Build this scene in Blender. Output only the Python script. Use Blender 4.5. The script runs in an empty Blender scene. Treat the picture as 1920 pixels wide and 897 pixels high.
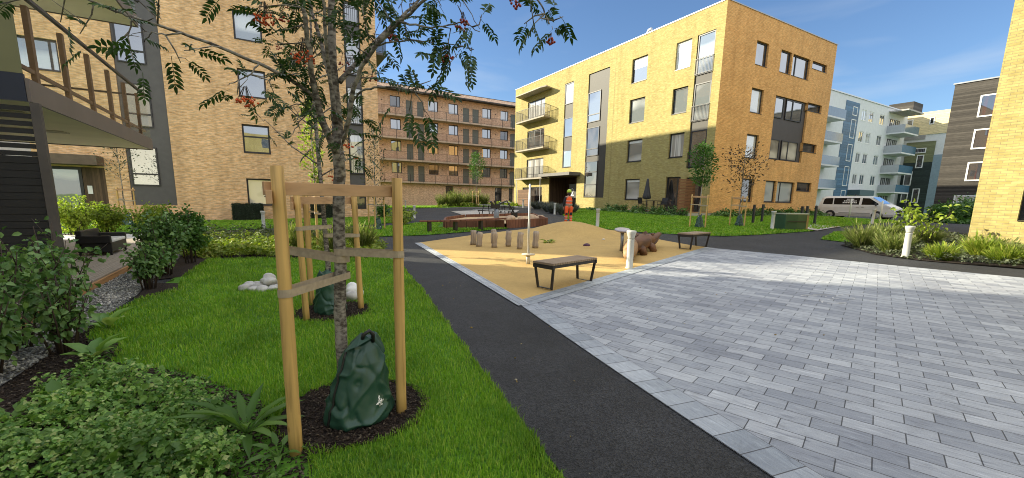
import bpy, bmesh, math, random
import numpy as np
from mathutils import Vector, Matrix
random.seed(11)
RNG = np.random.default_rng(11)
SC = bpy.context.scene
COL = SC.collection
PI = math.pi
rad = math.radians

# ------------------------------------------------------------------ helpers
class MB:
    """collects shapes that become ONE mesh object"""
    def __init__(s):
        s.v = []; s.f = []
    def add(s, vs, fs):
        n = len(s.v); s.v += [tuple(map(float, p)) for p in vs]; s.f += [tuple(i + n for i in q) for q in fs]
        return s
    def quad(s, a, b, c, d):
        return s.add([a, b, c, d], [(0, 1, 2, 3)])
    def box(s, x0, x1, y0, y1, z0, z1):
        x0, x1 = min(x0, x1), max(x0, x1); y0, y1 = min(y0, y1), max(y0, y1); z0, z1 = min(z0, z1), max(z0, z1)
        return s.add([(x0,y0,z0),(x1,y0,z0),(x1,y1,z0),(x0,y1,z0),(x0,y0,z1),(x1,y0,z1),(x1,y1,z1),(x0,y1,z1)],
              [(0,3,2,1),(4,5,6,7),(0,1,5,4),(1,2,6,5),(2,3,7,6),(3,0,4,7)])
    def beam(s, p, q, w, h, up=(0,0,1)):
        p = Vector(p); q = Vector(q); d = (q - p).normalized(); u = Vector(up)
        r = d.cross(u)
        if r.length < 1e-5: r = d.cross(Vector((1,0,0)))
        r.normalize(); u = r.cross(d).normalized(); r = r * w / 2; u = u * h / 2
        vs = [p - r - u, p + r - u, p + r + u, p - r + u, q - r - u, q + r - u, q + r + u, q - r + u]
        return s.add(vs, [(0,3,2,1),(4,5,6,7),(0,1,5,4),(1,2,6,5),(2,3,7,6),(3,0,4,7)][0:0] + [(0,1,2,3)[::-1],(4,5,6,7),(0,1,5,4),(1,2,6,5),(2,3,7,6),(3,0,4,7)])
    def tube(s, pts, r, n=8, cap=True):
        pts = [Vector(p) for p in pts]; m = len(pts)
        if not hasattr(r, '__len__'): r = [r] * m
        vs = []; fs = []; ref = None
        for i, p in enumerate(pts):
            d = (pts[min(i + 1, m - 1)] - pts[max(i - 1, 0)]).normalized()
            if ref is None:
                ref = Vector((1,0,0)) if abs(d.x) < .8 else Vector((0,1,0))
            a = (ref - d * ref.dot(d)).normalized(); b = d.cross(a); ref = a
            for k in range(n):
                t = 2 * PI * k / n; vs.append(p + (a * math.cos(t) + b * math.sin(t)) * r[i])
        for i in range(m - 1):
            for k in range(n):
                j = (k + 1) % n; fs.append((i*n + k, i*n + j, i*n + n + j, i*n + n + k))
        if cap:
            fs.append(tuple(range(n))[::-1]); fs.append(tuple((m-1)*n + k for k in range(n)))
        return s.add(vs, fs)
    def lathe(s, prof, c=(0,0,0), n=20):
        vs = []; fs = []
        for r, z in prof:
            for k in range(n):
                t = 2*PI*k/n; vs.append((c[0] + r*math.cos(t), c[1] + r*math.sin(t), c[2] + z))
        for i in range(len(prof) - 1):
            for k in range(n):
                j = (k+1) % n; fs.append((i*n+k, i*n+j, i*n+n+j, i*n+n+k))
        fs.append(tuple(range(n))[::-1]); fs.append(tuple((len(prof)-1)*n + k for k in range(n)))
        return s.add(vs, fs)
    def prism(s, poly, z0, z1):
        n = len(poly); vs = [(x, y, z0) for x, y in poly] + [(x, y, z1) for x, y in poly]
        fs = [tuple(range(n))[::-1], tuple(range(n, 2*n))] + [(i, (i+1) % n, n + (i+1) % n, n + i) for i in range(n)]
        return s.add(vs, fs)
    def build(s, name, m, parent=None, smooth=False, world=False, bevel=0, kind=None):
        me = bpy.data.meshes.new(name); v = s.v
        if world and parent is not None:
            o = wloc(parent); v = [(a - o.x, b - o.y, c - o.z) for a, b, c in v]
        me.from_pydata(v, [], s.f); me.update()
        return finish(name, me, m, parent, smooth, bevel, kind)

def finish(name, me, m, parent=None, smooth=False, bevel=0, kind=None):
    if smooth: me.polygons.foreach_set('use_smooth', [True] * len(me.polygons))
    ob = bpy.data.objects.new(name, me); COL.objects.link(ob)
    if m: me.materials.append(m)
    if parent: ob.parent = parent
    if bevel:
        b = ob.modifiers.new('bevel', 'BEVEL'); b.width = bevel; b.segments = 2; b.limit_method = 'ANGLE'; b.angle_limit = rad(40)
    if kind: ob['kind'] = kind
    return ob

def npmesh(name, V, F, m, parent=None, smooth=False, kind=None):
    """V (n,3), F (m,k) arrays -> one mesh object, fast"""
    me = bpy.data.meshes.new(name); V = np.asarray(V, np.float32); F = np.asarray(F, np.int32); k = F.shape[1]
    me.vertices.add(len(V)); me.vertices.foreach_set('co', V.ravel())
    me.loops.add(F.size); me.loops.foreach_set('vertex_index', F.ravel())
    me.polygons.add(len(F)); me.polygons.foreach_set('loop_start', np.arange(0, F.size, k, dtype=np.int32))
    me.polygons.foreach_set('loop_total', np.full(len(F), k, np.int32))
    me.update(calc_edges=True); me.validate()
    return finish(name, me, m, parent, smooth, 0, kind)

def wloc(o):
    v = Vector((0,0,0))
    while o is not None: v += o.location; o = o.parent
    return v

def thing(name, label, cat, loc=(0,0,0), rz=0, group=None):
    o = bpy.data.objects.new(name, None); COL.objects.link(o); o.empty_display_size = .2
    o.location = loc; o.rotation_euler = (0, 0, rz)
    o['label'] = label; o['category'] = cat
    if group: o['group'] = group
    return o
def tag(o, label, cat, group=None):
    o['label'] = label; o['category'] = cat
    if group: o['group'] = group
    return o
def dup(root, loc, rz=0, label=None, scale=1):
    r = root.copy(); COL.objects.link(r); r.location = loc; r.rotation_euler = (0,0,rz); r.scale = (scale,)*3
    if label: r['label'] = label
    for ch in list(root.children):
        c = ch.copy(); COL.objects.link(c); c.parent = r
        for g_ in list(ch.children):
            d = g_.copy(); COL.objects.link(d); d.parent = c
    return r

# ------------------------------------------------------------------ terrain: the court rises gently to the back
CP = np.array([(0,0,0),(3,3,0),(4,6,.08),(8,2,.1),(-5,10,0),(-3,5,0),(0,12,.05),(-2,28.8,.1),(6.5,28.8,.3),(24,60,.45),(10,60,.4),
    (25,43,.92),(25,31,.95),(25,18,.72),(39,17.6,.7),(20,4.5,.35),(19,-2,.25),(12,8,.28),(11,14,.42),(35,11,.62),(43,15,.45),(60,15,.5),
    (15,30,.65),(15,43,.7),(-15,28,.1),(-15,5,0)], float)
def _k(r): return np.where(r > 0, r*r*np.log(r + 1e-9), 0)
_n = len(CP); _D = np.hypot(CP[:,None,0]-CP[None,:,0], CP[:,None,1]-CP[None,:,1])
_A = np.zeros((_n+3, _n+3)); _A[:_n,:_n] = _k(_D) + np.eye(_n)*8.0
_A[:_n,_n] = 1; _A[:_n,_n+1:] = CP[:,:2]; _A[_n,:_n] = 1; _A[_n+1:,:_n] = CP[:,:2].T
_W = np.linalg.solve(_A, np.append(CP[:,2], [0,0,0]))
def g(x, y):
    x = np.asarray(x, float); y = np.asarray(y, float)
    xc = np.clip(x, -20, 62); yc = np.clip(y, -6, 64)
    r = np.hypot(xc[...,None]-CP[:,0], yc[...,None]-CP[:,1])
    return np.clip(_k(r) @ _W[:_n] + _W[_n] + _W[_n+1]*xc + _W[_n+2]*yc, -.1, 1.1)
def gz(x, y): return float(g(x, y))
MOUND = (9.5, 12.2, 2.3, .45)
def mound(x, y):
    r = np.hypot(np.asarray(x)-MOUND[0], np.asarray(y)-MOUND[1]) / MOUND[2]
    t = np.clip(1 - r, 0, 1); return MOUND[3] * t*t*(3 - 2*t)
def gm(x, y): return g(x, y) + mound(x, y)

def sheet(name, poly, off, m, cell=.5, fn=g, kind='structure'):
    """a flat surface draped on the terrain, off metres above it"""
    bm = bmesh.new(); f = bm.faces.new([bm.verts.new((x, y, 0)) for x, y in poly])
    bmesh.ops.triangulate(bm, faces=[f], ngon_method='EAR_CLIP')
    P = np.array(poly)
    for ax in (0, 1):
        t = math.floor(P[:,ax].min()/cell)*cell + cell*.37
        while t < P[:,ax].max():
            no = (1,0,0) if ax == 0 else (0,1,0); co = (t,0,0) if ax == 0 else (0,t,0)
            bmesh.ops.bisect_plane(bm, geom=bm.verts[:]+bm.edges[:]+bm.faces[:], plane_co=co, plane_no=no); t += cell
    bm.verts.ensure_lookup_table()
    xy = np.array([(v.co.x, v.co.y) for v in bm.verts]); z = fn(xy[:,0], xy[:,1]) + off
    for v, zz in zip(bm.verts, z): v.co.z = zz
    bmesh.ops.recalc_face_normals(bm, faces=bm.faces[:])
    if sum(f.normal.z for f in bm.faces) < 0: bmesh.ops.reverse_faces(bm, faces=bm.faces[:])
    me = bpy.data.meshes.new(name); bm.to_mesh(me); bm.free()
    return finish(name, me, m, None, True, 0, kind)
def inpoly(x, y, poly):
    P = np.array(poly); n = len(P); ins = np.zeros(len(x), bool); j = n-1
    for i in range(n):
        xi, yi = P[i]; xj, yj = P[j]
        c = ((yi > y) != (yj > y)) & (x < (xj-xi)*(y-yi)/(yj-yi+1e-12)+xi); ins ^= c; j = i
    return ins
def scatter(poly, dens, dmax=None):
    """random points in poly; dens = per m2, a number or fn(x,y)"""
    P = np.array(poly); x0, y0 = P.min(0); x1, y1 = P.max(0)
    mx = dens if not callable(dens) else dmax
    n = int((x1-x0)*(y1-y0)*mx); x = RNG.uniform(x0, x1, n); y = RNG.uniform(y0, y1, n)
    k = inpoly(x, y, poly)
    if callable(dens): k &= RNG.random(n) < dens(x, y)/mx
    return x[k], y[k]

# ------------------------------------------------------------------ materials
def newmat(name):
    m = bpy.data.materials.new(name); m.use_nodes = True; nt = m.node_tree; nt.nodes.clear()
    out = nt.nodes.new('ShaderNodeOutputMaterial'); b = nt.nodes.new('ShaderNodeBsdfPrincipled')
    nt.links.new(b.outputs[0], out.inputs[0]); return m, nt, b, out
def nd(nt, t, **kw):
    n = nt.nodes.new(t)
    for k, v in kw.items():
        if k in n.inputs: n.inputs[k].default_value = v
        else: setattr(n, k, v)
    return n
def c4(c): return (c[0], c[1], c[2], 1)
def posn(nt, scale=(1,1,1), obj=False):
    mp = nd(nt, 'ShaderNodeMapping'); mp.inputs['Scale'].default_value = scale
    if obj: nt.links.new(nt.nodes.new('ShaderNodeTexCoord').outputs['Object'], mp.inputs[0])
    else: nt.links.new(nt.nodes.new('ShaderNodeNewGeometry').outputs['Position'], mp.inputs[0])
    return mp
def ramp(nt, src, stops):
    r = nt.nodes.new('ShaderNodeValToRGB'); e = r.color_ramp.elements
    while len(e) < len(stops): e.new(.5)
    for i, (p, c) in enumerate(stops): e[i].position = p; e[i].color = c4(c)
    nt.links.new(src, r.inputs[0]); return r.outputs[0]
def mixc(nt, a, b, fac, mode='MIX'):
    n = nt.nodes.new('ShaderNodeMix'); n.data_type = 'RGBA'; n.blend_type = mode
    for s, v in ((n.inputs[6], a), (n.inputs[7], b), (n.inputs[0], fac)):
        if hasattr(v, 'links'): nt.links.new(v, s)
        else: s.default_value = c4(v) if hasattr(v, '__len__') else v
    return n.outputs[2]
def bump(nt, b, src, strength=.3, dist=.01):
    n = nd(nt, 'ShaderNodeBump'); n.inputs['Strength'].default_value = strength; n.inputs['Distance'].default_value = dist
    nt.links.new(src, n.inputs['Height']); nt.links.new(n.outputs[0], b.inputs['Normal'])
def plain(name, c, rough=.6, var=.25, scale=4, metal=0, bmp=0, bscale=60, spec=.5, obj=True):
    """colour with soft noise variation"""
    m, nt, b, o = newmat(name); mp = posn(nt, obj=obj)
    n = nd(nt, 'ShaderNodeTexNoise'); n.inputs['Scale'].default_value = scale; n.inputs['Detail'].default_value = 6
    nt.links.new(mp.outputs[0], n.inputs[0])
    d = tuple(x*(1-var) for x in c); l = tuple(min(1, x*(1+var)) for x in c)
    nt.links.new(ramp(nt, n.outputs[0], [(.3, d), (.7, l)]), b.inputs['Base Color'])
    b.inputs['Roughness'].default_value = rough; b.inputs['Metallic'].default_value = metal; b.inputs['Specular IOR Level'].default_value = spec
    if bmp:
        n2 = nd(nt, 'ShaderNodeTexNoise'); n2.inputs['Scale'].default_value = bscale; n2.inputs['Detail'].default_value = 4
        nt.links.new(mp.outputs[0], n2.inputs[0]); bump(nt, b, n2.outputs[0], bmp, .01)
    return m
def brick(name, c1, c2, mortar, bw=.25, bh=.078, var=.35, dirt=.18):
    m, nt, b, o = newmat(name)
    sx = nt.nodes.new('ShaderNodeSeparateXYZ'); nt.links.new(nt.nodes.new('ShaderNodeNewGeometry').outputs['Position'], sx.inputs[0])
    ad = nd(nt, 'ShaderNodeMath', operation='ADD'); nt.links.new(sx.outputs[0], ad.inputs[0]); nt.links.new(sx.outputs[1], ad.inputs[1])
    cb = nt.nodes.new('ShaderNodeCombineXYZ'); nt.links.new(ad.outputs[0], cb.inputs[0]); nt.links.new(sx.outputs[2], cb.inputs[1])
    t = nt.nodes.new('ShaderNodeTexBrick'); nt.links.new(cb.outputs[0], t.inputs[0])
    t.inputs['Scale'].default_value = 1; t.inputs['Brick Width'].default_value = bw; t.inputs['Row Height'].default_value = bh
    t.inputs['Mortar Size'].default_value = .007; t.inputs['Mortar Smooth'].default_value = .3; t.inputs['Bias'].default_value = 0
    t.inputs['Color1'].default_value = c4(c1); t.inputs['Color2'].default_value = c4(c2); t.inputs['Mortar'].default_value = c4(mortar)
    n = nd(nt, 'ShaderNodeTexNoise'); n.inputs['Scale'].default_value = .55; n.inputs['Detail'].default_value = 7; n.inputs['Roughness'].default_value = .7
    nt.links.new(cb.outputs[0], n.inputs[0])
    n3 = nd(nt, 'ShaderNodeTexNoise'); n3.inputs['Scale'].default_value = 5; n3.inputs['Detail'].default_value = 2
    mp3 = nd(nt, 'ShaderNodeMapping'); mp3.inputs['Scale'].default_value = (.8, 2.6, 1); nt.links.new(cb.outputs[0], mp3.inputs[0]); nt.links.new(mp3.outputs[0], n3.inputs[0])
    col = mixc(nt, t.outputs[0], ramp(nt, n.outputs[0], [(.3, (1-dirt,)*3), (.7, (1+dirt*.3,)*3)]), 1.0, 'MULTIPLY')
    col = mixc(nt, col, ramp(nt, n3.outputs[0], [(.35, (1-var,)*3), (.62, (1.08,)*3)]), .8, 'MULTIPLY')
    mps = nd(nt, 'ShaderNodeMapping'); mps.inputs['Scale'].default_value = (2.2,.12,1); nt.links.new(cb.outputs[0], mps.inputs[0]); ns = nd(nt, 'ShaderNodeTexNoise'); ns.inputs['Scale'].default_value = 1; ns.inputs['Detail'].default_value = 6; nt.links.new(mps.outputs[0], ns.inputs[0])
    col = mixc(nt, col, ramp(nt, ns.outputs[0], [(.30, (.86,.85,.84)), (.50, (1,1,1)), (.72, (1.05,1.05,1.05))]), .9, 'MULTIPLY')
    nt.links.new(col, b.inputs['Base Color']); b.inputs['Roughness'].default_value = .85; b.inputs['Specular IOR Level'].default_value = .2
    iv = nd(nt, 'ShaderNodeMath', operation='SUBTRACT'); iv.inputs[0].default_value = 1; nt.links.new(t.outputs['Fac'], iv.inputs[1])
    bump(nt, b, iv.outputs[0], .5, .008); return m
def wood(name, c, axis=2, rough=.7, var=.4, grain=28, obj=True):
    m, nt, b, o = newmat(name); s = [grain]*3; s[axis] = 1.2; mp = posn(nt, s, obj)
    n = nd(nt, 'ShaderNodeTexNoise'); n.inputs['Scale'].default_value = 1; n.inputs['Detail'].default_value = 5; n.inputs['Distortion'].default_value = .6
    nt.links.new(mp.outputs[0], n.inputs[0])
    d = tuple(x*(1-var) for x in c); l = tuple(min(1, x*(1+var*.6)) for x in c)
    col = ramp(nt, n.outputs[0], [(.30, d), (.46, c), (.72, l)])
    v = nd(nt, 'ShaderNodeTexVoronoi'); v.inputs['Scale'].default_value = 5; mp2 = posn(nt, (1,1,.6), obj); nt.links.new(mp2.outputs[0], v.inputs[0])
    col = mixc(nt, col, ramp(nt, v.outputs[0], [(.03, (.35,.25,.2)), (.1, (1,1,1))]), 1, 'MULTIPLY')
    nt.links.new(col, b.inputs['Base Color']); b.inputs['Roughness'].default_value = rough; b.inputs['Specular IOR Level'].default_value = .3
    bump(nt, b, n.outputs[0], .25, .004); return m
def leafmat(name, c1, c2, rough=.5, trans=.25, c3=None):
    m, nt, b, o = newmat(name); ge = nt.nodes.new('ShaderNodeNewGeometry')
    st = [(0, c1), (1, c2)] if c3 is None else [(0, c1), (.75, c2), (1, c3)]
    col = ramp(nt, ge.outputs['Random Per Island'], st)
    n = nd(nt, 'ShaderNodeTexNoise'); n.inputs['Scale'].default_value = 1.7; n.inputs['Detail'].default_value = 3; nt.links.new(ge.outputs['Position'], n.inputs[0])
    col = mixc(nt, col, ramp(nt, n.outputs[0], [(.3, (.6,.65,.6)), (.7, (1.25,1.2,1.1))]), .8, 'MULTIPLY')
    nt.links.new(col, b.inputs['Base Color']); b.inputs['Roughness'].default_value = rough; b.inputs['Specular IOR Level'].default_value = .35
    tr = nt.nodes.new('ShaderNodeBsdfTranslucent'); nt.links.new(mixc(nt, col, (1.3,1.5,.5), .6, 'MULTIPLY'), tr.inputs[0])
    mx = nt.nodes.new('ShaderNodeMixShader'); mx.inputs[0].default_value = trans
    nt.links.new(b.outputs[0], mx.inputs[1]); nt.links.new(tr.outputs[0], mx.inputs[2]); nt.links.new(mx.outputs[0], o.inputs[0]); return m
def glass(name, inner, inner2=None, refl=.28, stripes=None):
    """window pane: what is seen of the room behind, under a clear reflection"""
    m, nt, b, o = newmat(name)
    b.inputs['Roughness'].default_value = .5; b.inputs['Specular IOR Level'].default_value = 0
    ge = nt.nodes.new('ShaderNodeNewGeometry')
    if inner2:
        n = nd(nt, 'ShaderNodeTexNoise'); n.inputs['Scale'].default_value = 1.0; n.inputs['Detail'].default_value = 1
        mp = posn(nt, stripes or (.6,.6,.6)); nt.links.new(mp.outputs[0], n.inputs[0])
        nt.links.new(ramp(nt, n.outputs[0], [(.42, inner), (.56, inner2)]), b.inputs['Base Color'])
    else: b.inputs['Base Color'].default_value = c4(inner)
    gl = nt.nodes.new('ShaderNodeBsdfGlossy'); gl.inputs['Roughness'].default_value = .015; gl.inputs['Color'].default_value = (.93,.96,1,1)
    fr = nd(nt, 'ShaderNodeLayerWeight'); fr.inputs['Blend'].default_value = .28
    ad = nd(nt, 'ShaderNodeMath', operation='ADD', use_clamp=True); ad.inputs[1].default_value = refl; nt.links.new(fr.outputs['Fresnel'], ad.inputs[0])
    n2 = nd(nt, 'ShaderNodeTexNoise'); n2.inputs['Scale'].default_value = .8; nt.links.new(ge.outputs['Position'], n2.inputs[0])
    bp = nd(nt, 'ShaderNodeBump'); bp.inputs['Strength'].default_value = .04; bp.inputs['Distance'].default_value = .05
    nt.links.new(n2.outputs[0], bp.inputs['Height']); nt.links.new(bp.outputs[0], gl.inputs['Normal'])
    mx = nt.nodes.new('ShaderNodeMixShader'); nt.links.new(ad.outputs[0], mx.inputs[0]); nt.links.new(b.outputs[0], mx.inputs[1]); nt.links.new(gl.outputs[0], mx.inputs[2])
    nt.links.new(mx.outputs[0], o.inputs[0]); return m
def clearglass(name):
    m, nt, b, o = newmat(name); t = nt.nodes.new('ShaderNodeBsdfTransparent'); t.inputs[0].default_value = (.96,.975,.97,1)
    gl = nt.nodes.new('ShaderNodeBsdfGlossy'); gl.inputs['Roughness'].default_value = .02
    fr = nd(nt, 'ShaderNodeLayerWeight'); fr.inputs['Blend'].default_value = .12
    ad = nd(nt, 'ShaderNodeMath', operation='MULTIPLY_ADD', use_clamp=True); ad.inputs[1].default_value = .45; ad.inputs[2].default_value = .03; nt.links.new(fr.outputs['Fresnel'], ad.inputs[0])
    mx = nt.nodes.new('ShaderNodeMixShader'); nt.links.new(ad.outputs[0], mx.inputs[0]); nt.links.new(t.outputs[0], mx.inputs[1]); nt.links.new(gl.outputs[0], mx.inputs[2])
    nt.links.new(mx.outputs[0], o.inputs[0]); return m
def boards(name, c, axis=2, w=.14, var=.35, rough=.75, gap=.12):
    """boards of width w stacked along an axis of the world"""
    m, nt, b, o = newmat(name); sx = nt.nodes.new('ShaderNodeSeparateXYZ'); ge = nt.nodes.new('ShaderNodeNewGeometry'); nt.links.new(ge.outputs['Position'], sx.inputs[0])
    dv = nd(nt, 'ShaderNodeMath', operation='DIVIDE'); dv.inputs[1].default_value = w
    if axis == 3:
        ad = nd(nt, 'ShaderNodeMath', operation='ADD'); nt.links.new(sx.outputs[0], ad.inputs[0]); nt.links.new(sx.outputs[1], ad.inputs[1]); nt.links.new(ad.outputs[0], dv.inputs[0])
    else: nt.links.new(sx.outputs[axis], dv.inputs[0])
    fl = nd(nt, 'ShaderNodeMath', operation='FLOOR'); nt.links.new(dv.outputs[0], fl.inputs[0])
    fr = nd(nt, 'ShaderNodeMath', operation='FRACT'); nt.links.new(dv.outputs[0], fr.inputs[0])
    wn = nd(nt, 'ShaderNodeTexWhiteNoise', noise_dimensions='1D'); nt.links.new(fl.outputs[0], wn.inputs['W'])
    d = tuple(x*(1-var) for x in c); l = tuple(min(1, x*(1+var)) for x in c)
    col = ramp(nt, wn.outputs[0], [(0, d), (1, l)])
    s = [3,3,3]; s[0 if axis == 3 else axis] = 14
    mp = posn(nt, s); n = nd(nt, 'ShaderNodeTexNoise'); n.inputs['Scale'].default_value = 1; n.inputs['Detail'].default_value = 6; nt.links.new(mp.outputs[0], n.inputs[0])
    col = mixc(nt, col, ramp(nt, n.outputs[0], [(.3, (.7,)*3), (.7, (1.15,)*3)]), .8, 'MULTIPLY')
    gp = ramp(nt, fr.outputs[0], [(0, (.2,)*3), (gap, (1,)*3)]); col = mixc(nt, col, gp, 1, 'MULTIPLY')
    nt.links.new(col, b.inputs['Base Color']); b.inputs['Roughness'].default_value = rough; b.inputs['Specular IOR Level'].default_value = .3
    bump(nt, b, gp, .4, .006); return m
def stones(name, c1, c2, mortar, ang, w, h, org=(0,0), off=.5, ms=.0042):
    m, nt, b, o = newmat(name); mp = nd(nt, 'ShaderNodeMapping', vector_type='TEXTURE'); ge = nt.nodes.new('ShaderNodeNewGeometry'); nt.links.new(ge.outputs['Position'], mp.inputs[0])
    mp.inputs['Rotation'].default_value = (0,0,ang); mp.inputs['Location'].default_value = (org[0], org[1], 0)
    t = nt.nodes.new('ShaderNodeTexBrick'); nt.links.new(mp.outputs[0], t.inputs[0]); t.offset = off
    t.inputs['Scale'].default_value = 1; t.inputs['Brick Width'].default_value = w; t.inputs['Row Height'].default_value = h; t.inputs['Mortar Size'].default_value = ms
    t.inputs['Mortar Smooth'].default_value = .4; t.inputs['Color1'].default_value = c4(c1); t.inputs['Color2'].default_value = c4(c2); t.inputs['Mortar'].default_value = c4(mortar)
    mp2 = nd(nt, 'ShaderNodeMapping'); mp2.inputs['Scale'].default_value = (5, 34, 1); mp2.inputs['Rotation'].default_value = (0,0,.35); nt.links.new(mp.outputs[0], mp2.inputs[0])
    n = nd(nt, 'ShaderNodeTexNoise'); n.inputs['Scale'].default_value = 1; n.inputs['Detail'].default_value = 6; n.inputs['Distortion'].default_value = 1.2; nt.links.new(mp2.outputs[0], n.inputs[0])
    n2 = nd(nt, 'ShaderNodeTexNoise'); n2.inputs['Scale'].default_value = .7; n2.inputs['Detail'].default_value = 8; nt.links.new(ge.outputs['Position'], n2.inputs[0])
    n4 = nd(nt, 'ShaderNodeTexNoise'); n4.inputs['Scale'].default_value = 180; n4.inputs['Detail'].default_value = 2; nt.links.new(ge.outputs['Position'], n4.inputs[0])
    col = mixc(nt, t.outputs[0], ramp(nt, n.outputs[0], [(.25, (.45,.46,.50)), (.42, (.92,.92,.93)), (.58, (1,1,1)), (.75, (1.35,1.35,1.33))]), .9, 'MULTIPLY')
    col = mixc(nt, col, ramp(nt, n2.outputs[0], [(.3, (.78,.78,.8)), (.7, (1.12,1.12,1.1))]), .9, 'MULTIPLY')
    col = mixc(nt, col, ramp(nt, n4.outputs[0], [(.3, (.75,)*3), (.7, (1.2,)*3)]), .6, 'MULTIPLY')
    n6 = nd(nt, 'ShaderNodeTexNoise'); n6.inputs['Scale'].default_value = 2.6; n6.inputs['Detail'].default_value = 9; n6.inputs['Roughness'].default_value = .75; n6.inputs['Distortion'].default_value = .8; nt.links.new(ge.outputs['Position'], n6.inputs[0])
    col = mixc(nt, col, ramp(nt, n6.outputs[0], [(.30, (.70,.69,.68)), (.46, (1,1,1)), (.68, (1.06,1.05,1.03))]), .85, 'MULTIPLY')
    nt.links.new(col, b.inputs['Base Color']); b.inputs['Roughness'].default_value = .72; b.inputs['Specular IOR Level'].default_value = .35
    iv = nd(nt, 'ShaderNodeMath', operation='SUBTRACT'); iv.inputs[0].default_value = 1; nt.links.new(t.outputs['Fac'], iv.inputs[1])
    m2 = nd(nt, 'ShaderNodeMath', operation='MULTIPLY_ADD'); nt.links.new(n.outputs[0], m2.inputs[0]); m2.inputs[1].default_value = .35; nt.links.new(iv.outputs[0], m2.inputs[2])
    bump(nt, b, m2.outputs[0], .6, .006); return m
def granular(name, c, c2, scale, rough=.9, bs=.6, bd=.004, big=.25, spec=.3):
    m, nt, b, o = newmat(name); mp = posn(nt)
    v = nd(nt, 'ShaderNodeTexVoronoi'); v.inputs['Scale'].default_value = scale; nt.links.new(mp.outputs[0], v.inputs[0])
    sc = nt.nodes.new('ShaderNodeSeparateColor'); nt.links.new(v.outputs['Color'], sc.inputs[0])
    n2 = nd(nt, 'ShaderNodeTexNoise'); n2.inputs['Scale'].default_value = .9; n2.inputs['Detail'].default_value = 8; n2.inputs['Roughness'].default_value = .65; nt.links.new(mp.outputs[0], n2.inputs[0])
    col = ramp(nt, sc.outputs[0], [(0, c), (1, c2)])
    col = mixc(nt, col, ramp(nt, n2.outputs[0], [(.3, (1-big,)*3), (.7, (1+big,)*3)]), 1, 'MULTIPLY')
    n3 = nd(nt, 'ShaderNodeTexNoise'); n3.inputs['Scale'].default_value = 7; n3.inputs['Detail'].default_value = 5; n3.inputs['Distortion'].default_value = 1.5; nt.links.new(mp.outputs[0], n3.inputs[0])
    col = mixc(nt, col, ramp(nt, n3.outputs[0], [(.35, (1-big*.5,)*3), (.62, (1,)*3), (.78, (1+big*1.1,)*3)]), .8, 'MULTIPLY')
    nt.links.new(col, b.inputs['Base Color']); b.inputs['Roughness'].default_value = rough; b.inputs['Specular IOR Level'].default_value = spec
    bump(nt, b, v.outputs['Distance'], bs, bd); return m

M = {}
M['brick_yellow'] = brick('yellow_brick', (.46,.39,.155), (.385,.31,.112), (.32,.26,.14), var=.16, dirt=.12)
M['brick_bounce_tone'] = brick('yellow_brick_bounce_tone', (.82,.475,.185), (.70,.375,.135), (.52,.31,.13), var=.2)  # same yellow brick, with warm bounced light on the shaded gable in its colour
M['brick_tan'] = brick('tan_brick', (.90,.59,.32), (.74,.44,.205), (.73,.55,.38), var=.35)
M['brick_red'] = brick('red_brown_brick', (.80,.56,.38), (.58,.38,.26), (.62,.50,.40), var=.4)
M['frame'] = plain('anthracite_frame', (.022,.021,.024), .45, .2)
M['bronze'] = plain('bronze_panel', (.042,.037,.029), .6, .08)
M['greypanel'] = plain('dark_grey_panel', (.085,.08,.08), .5, .08)
M['metal'] = plain('grey_metal', (.32,.33,.34), .4, .1, metal=.6)
M['galv'] = plain('galvanised_steel', (.55,.56,.57), .4, .12, metal=.5)
M['darkmetal'] = plain('dark_steel', (.028,.024,.022), .45, .25, spec=.5)
M['white'] = plain('white_paint', (.78,.78,.76), .5, .06)
M['bollard'] = plain('bollard_paint', (.50,.50,.46), .45, .08, spec=.5)
M['concrete'] = plain('concrete', (.42,.40,.37), .85, .15, bmp=.2)
M['g_sky'] = glass('pane_dark_room', (.03,.035,.04), (.10,.11,.11), .30, (.5,.5,.5))
M['g_blind'] = glass('pane_with_blind', (.52,.55,.55), (.16,.19,.2), .22, (.25,.25,.9))
M['g_curtain'] = glass('pane_with_curtain', (.60,.60,.57), (.30,.30,.29), .16, (6,6,.15))
M['g_dark'] = glass('pane_unlit_room', (.018,.018,.018), (.07,.06,.055), .12, (1,1,1))
M['g_warm'] = glass('pane_pale_room', (.62,.58,.48), (.22,.2,.16), .2, (.5,.5,.7))
M['clear'] = clearglass('clear_glass')
M['door'] = plain('grey_green_door', (.10,.115,.10), .5, .1)
# ------------------------------------------------------------------ the setting: ground, paths, paving, play surface
M['soil'] = granular('soil', (.035,.026,.018), (.07,.055,.04), 60, big=.3)
M['asphalt'] = granular('asphalt', (.006,.0065,.008), (.045,.046,.05), 95, .75, 1, .008, .42, .45)
M['turf'] = granular('turf', (.05,.14,.012), (.10,.24,.02), 40, big=.35)
M['rubber'] = granular('rubber_granules', (.42,.275,.095), (.56,.38,.14), 130, .85, .25, .003, .13)
COURSE = rad(-71)
M['paving'] = stones('granite_setts', (.265,.285,.325), (.44,.46,.49), (.085,.09,.10), COURSE, .33, .165, (.03,.02))
EDGE = math.atan2(4.9-1.08, 2.99-2.33)
M['pav_edge'] = stones('granite_edge', (.27,.30,.34), (.42,.45,.49), (.10,.10,.11), EDGE, .21, .27, (2.33,1.08), 0)
EDGE2 = math.atan2(7.54-4.95, 11.06-3.05)
M['pav_edge2'] = stones('granite_kerb', (.31,.34,.37), (.45,.48,.50), (.12,.12,.12), EDGE2, .30, .15, (3.05,4.95), 0)
M['pav_edge3'] = stones('granite_kerb_side', (.34,.37,.40), (.48,.50,.52), (.12,.12,.12), math.atan2(7.55,.82), .30, .11, (2.99,4.9), 0)
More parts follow.
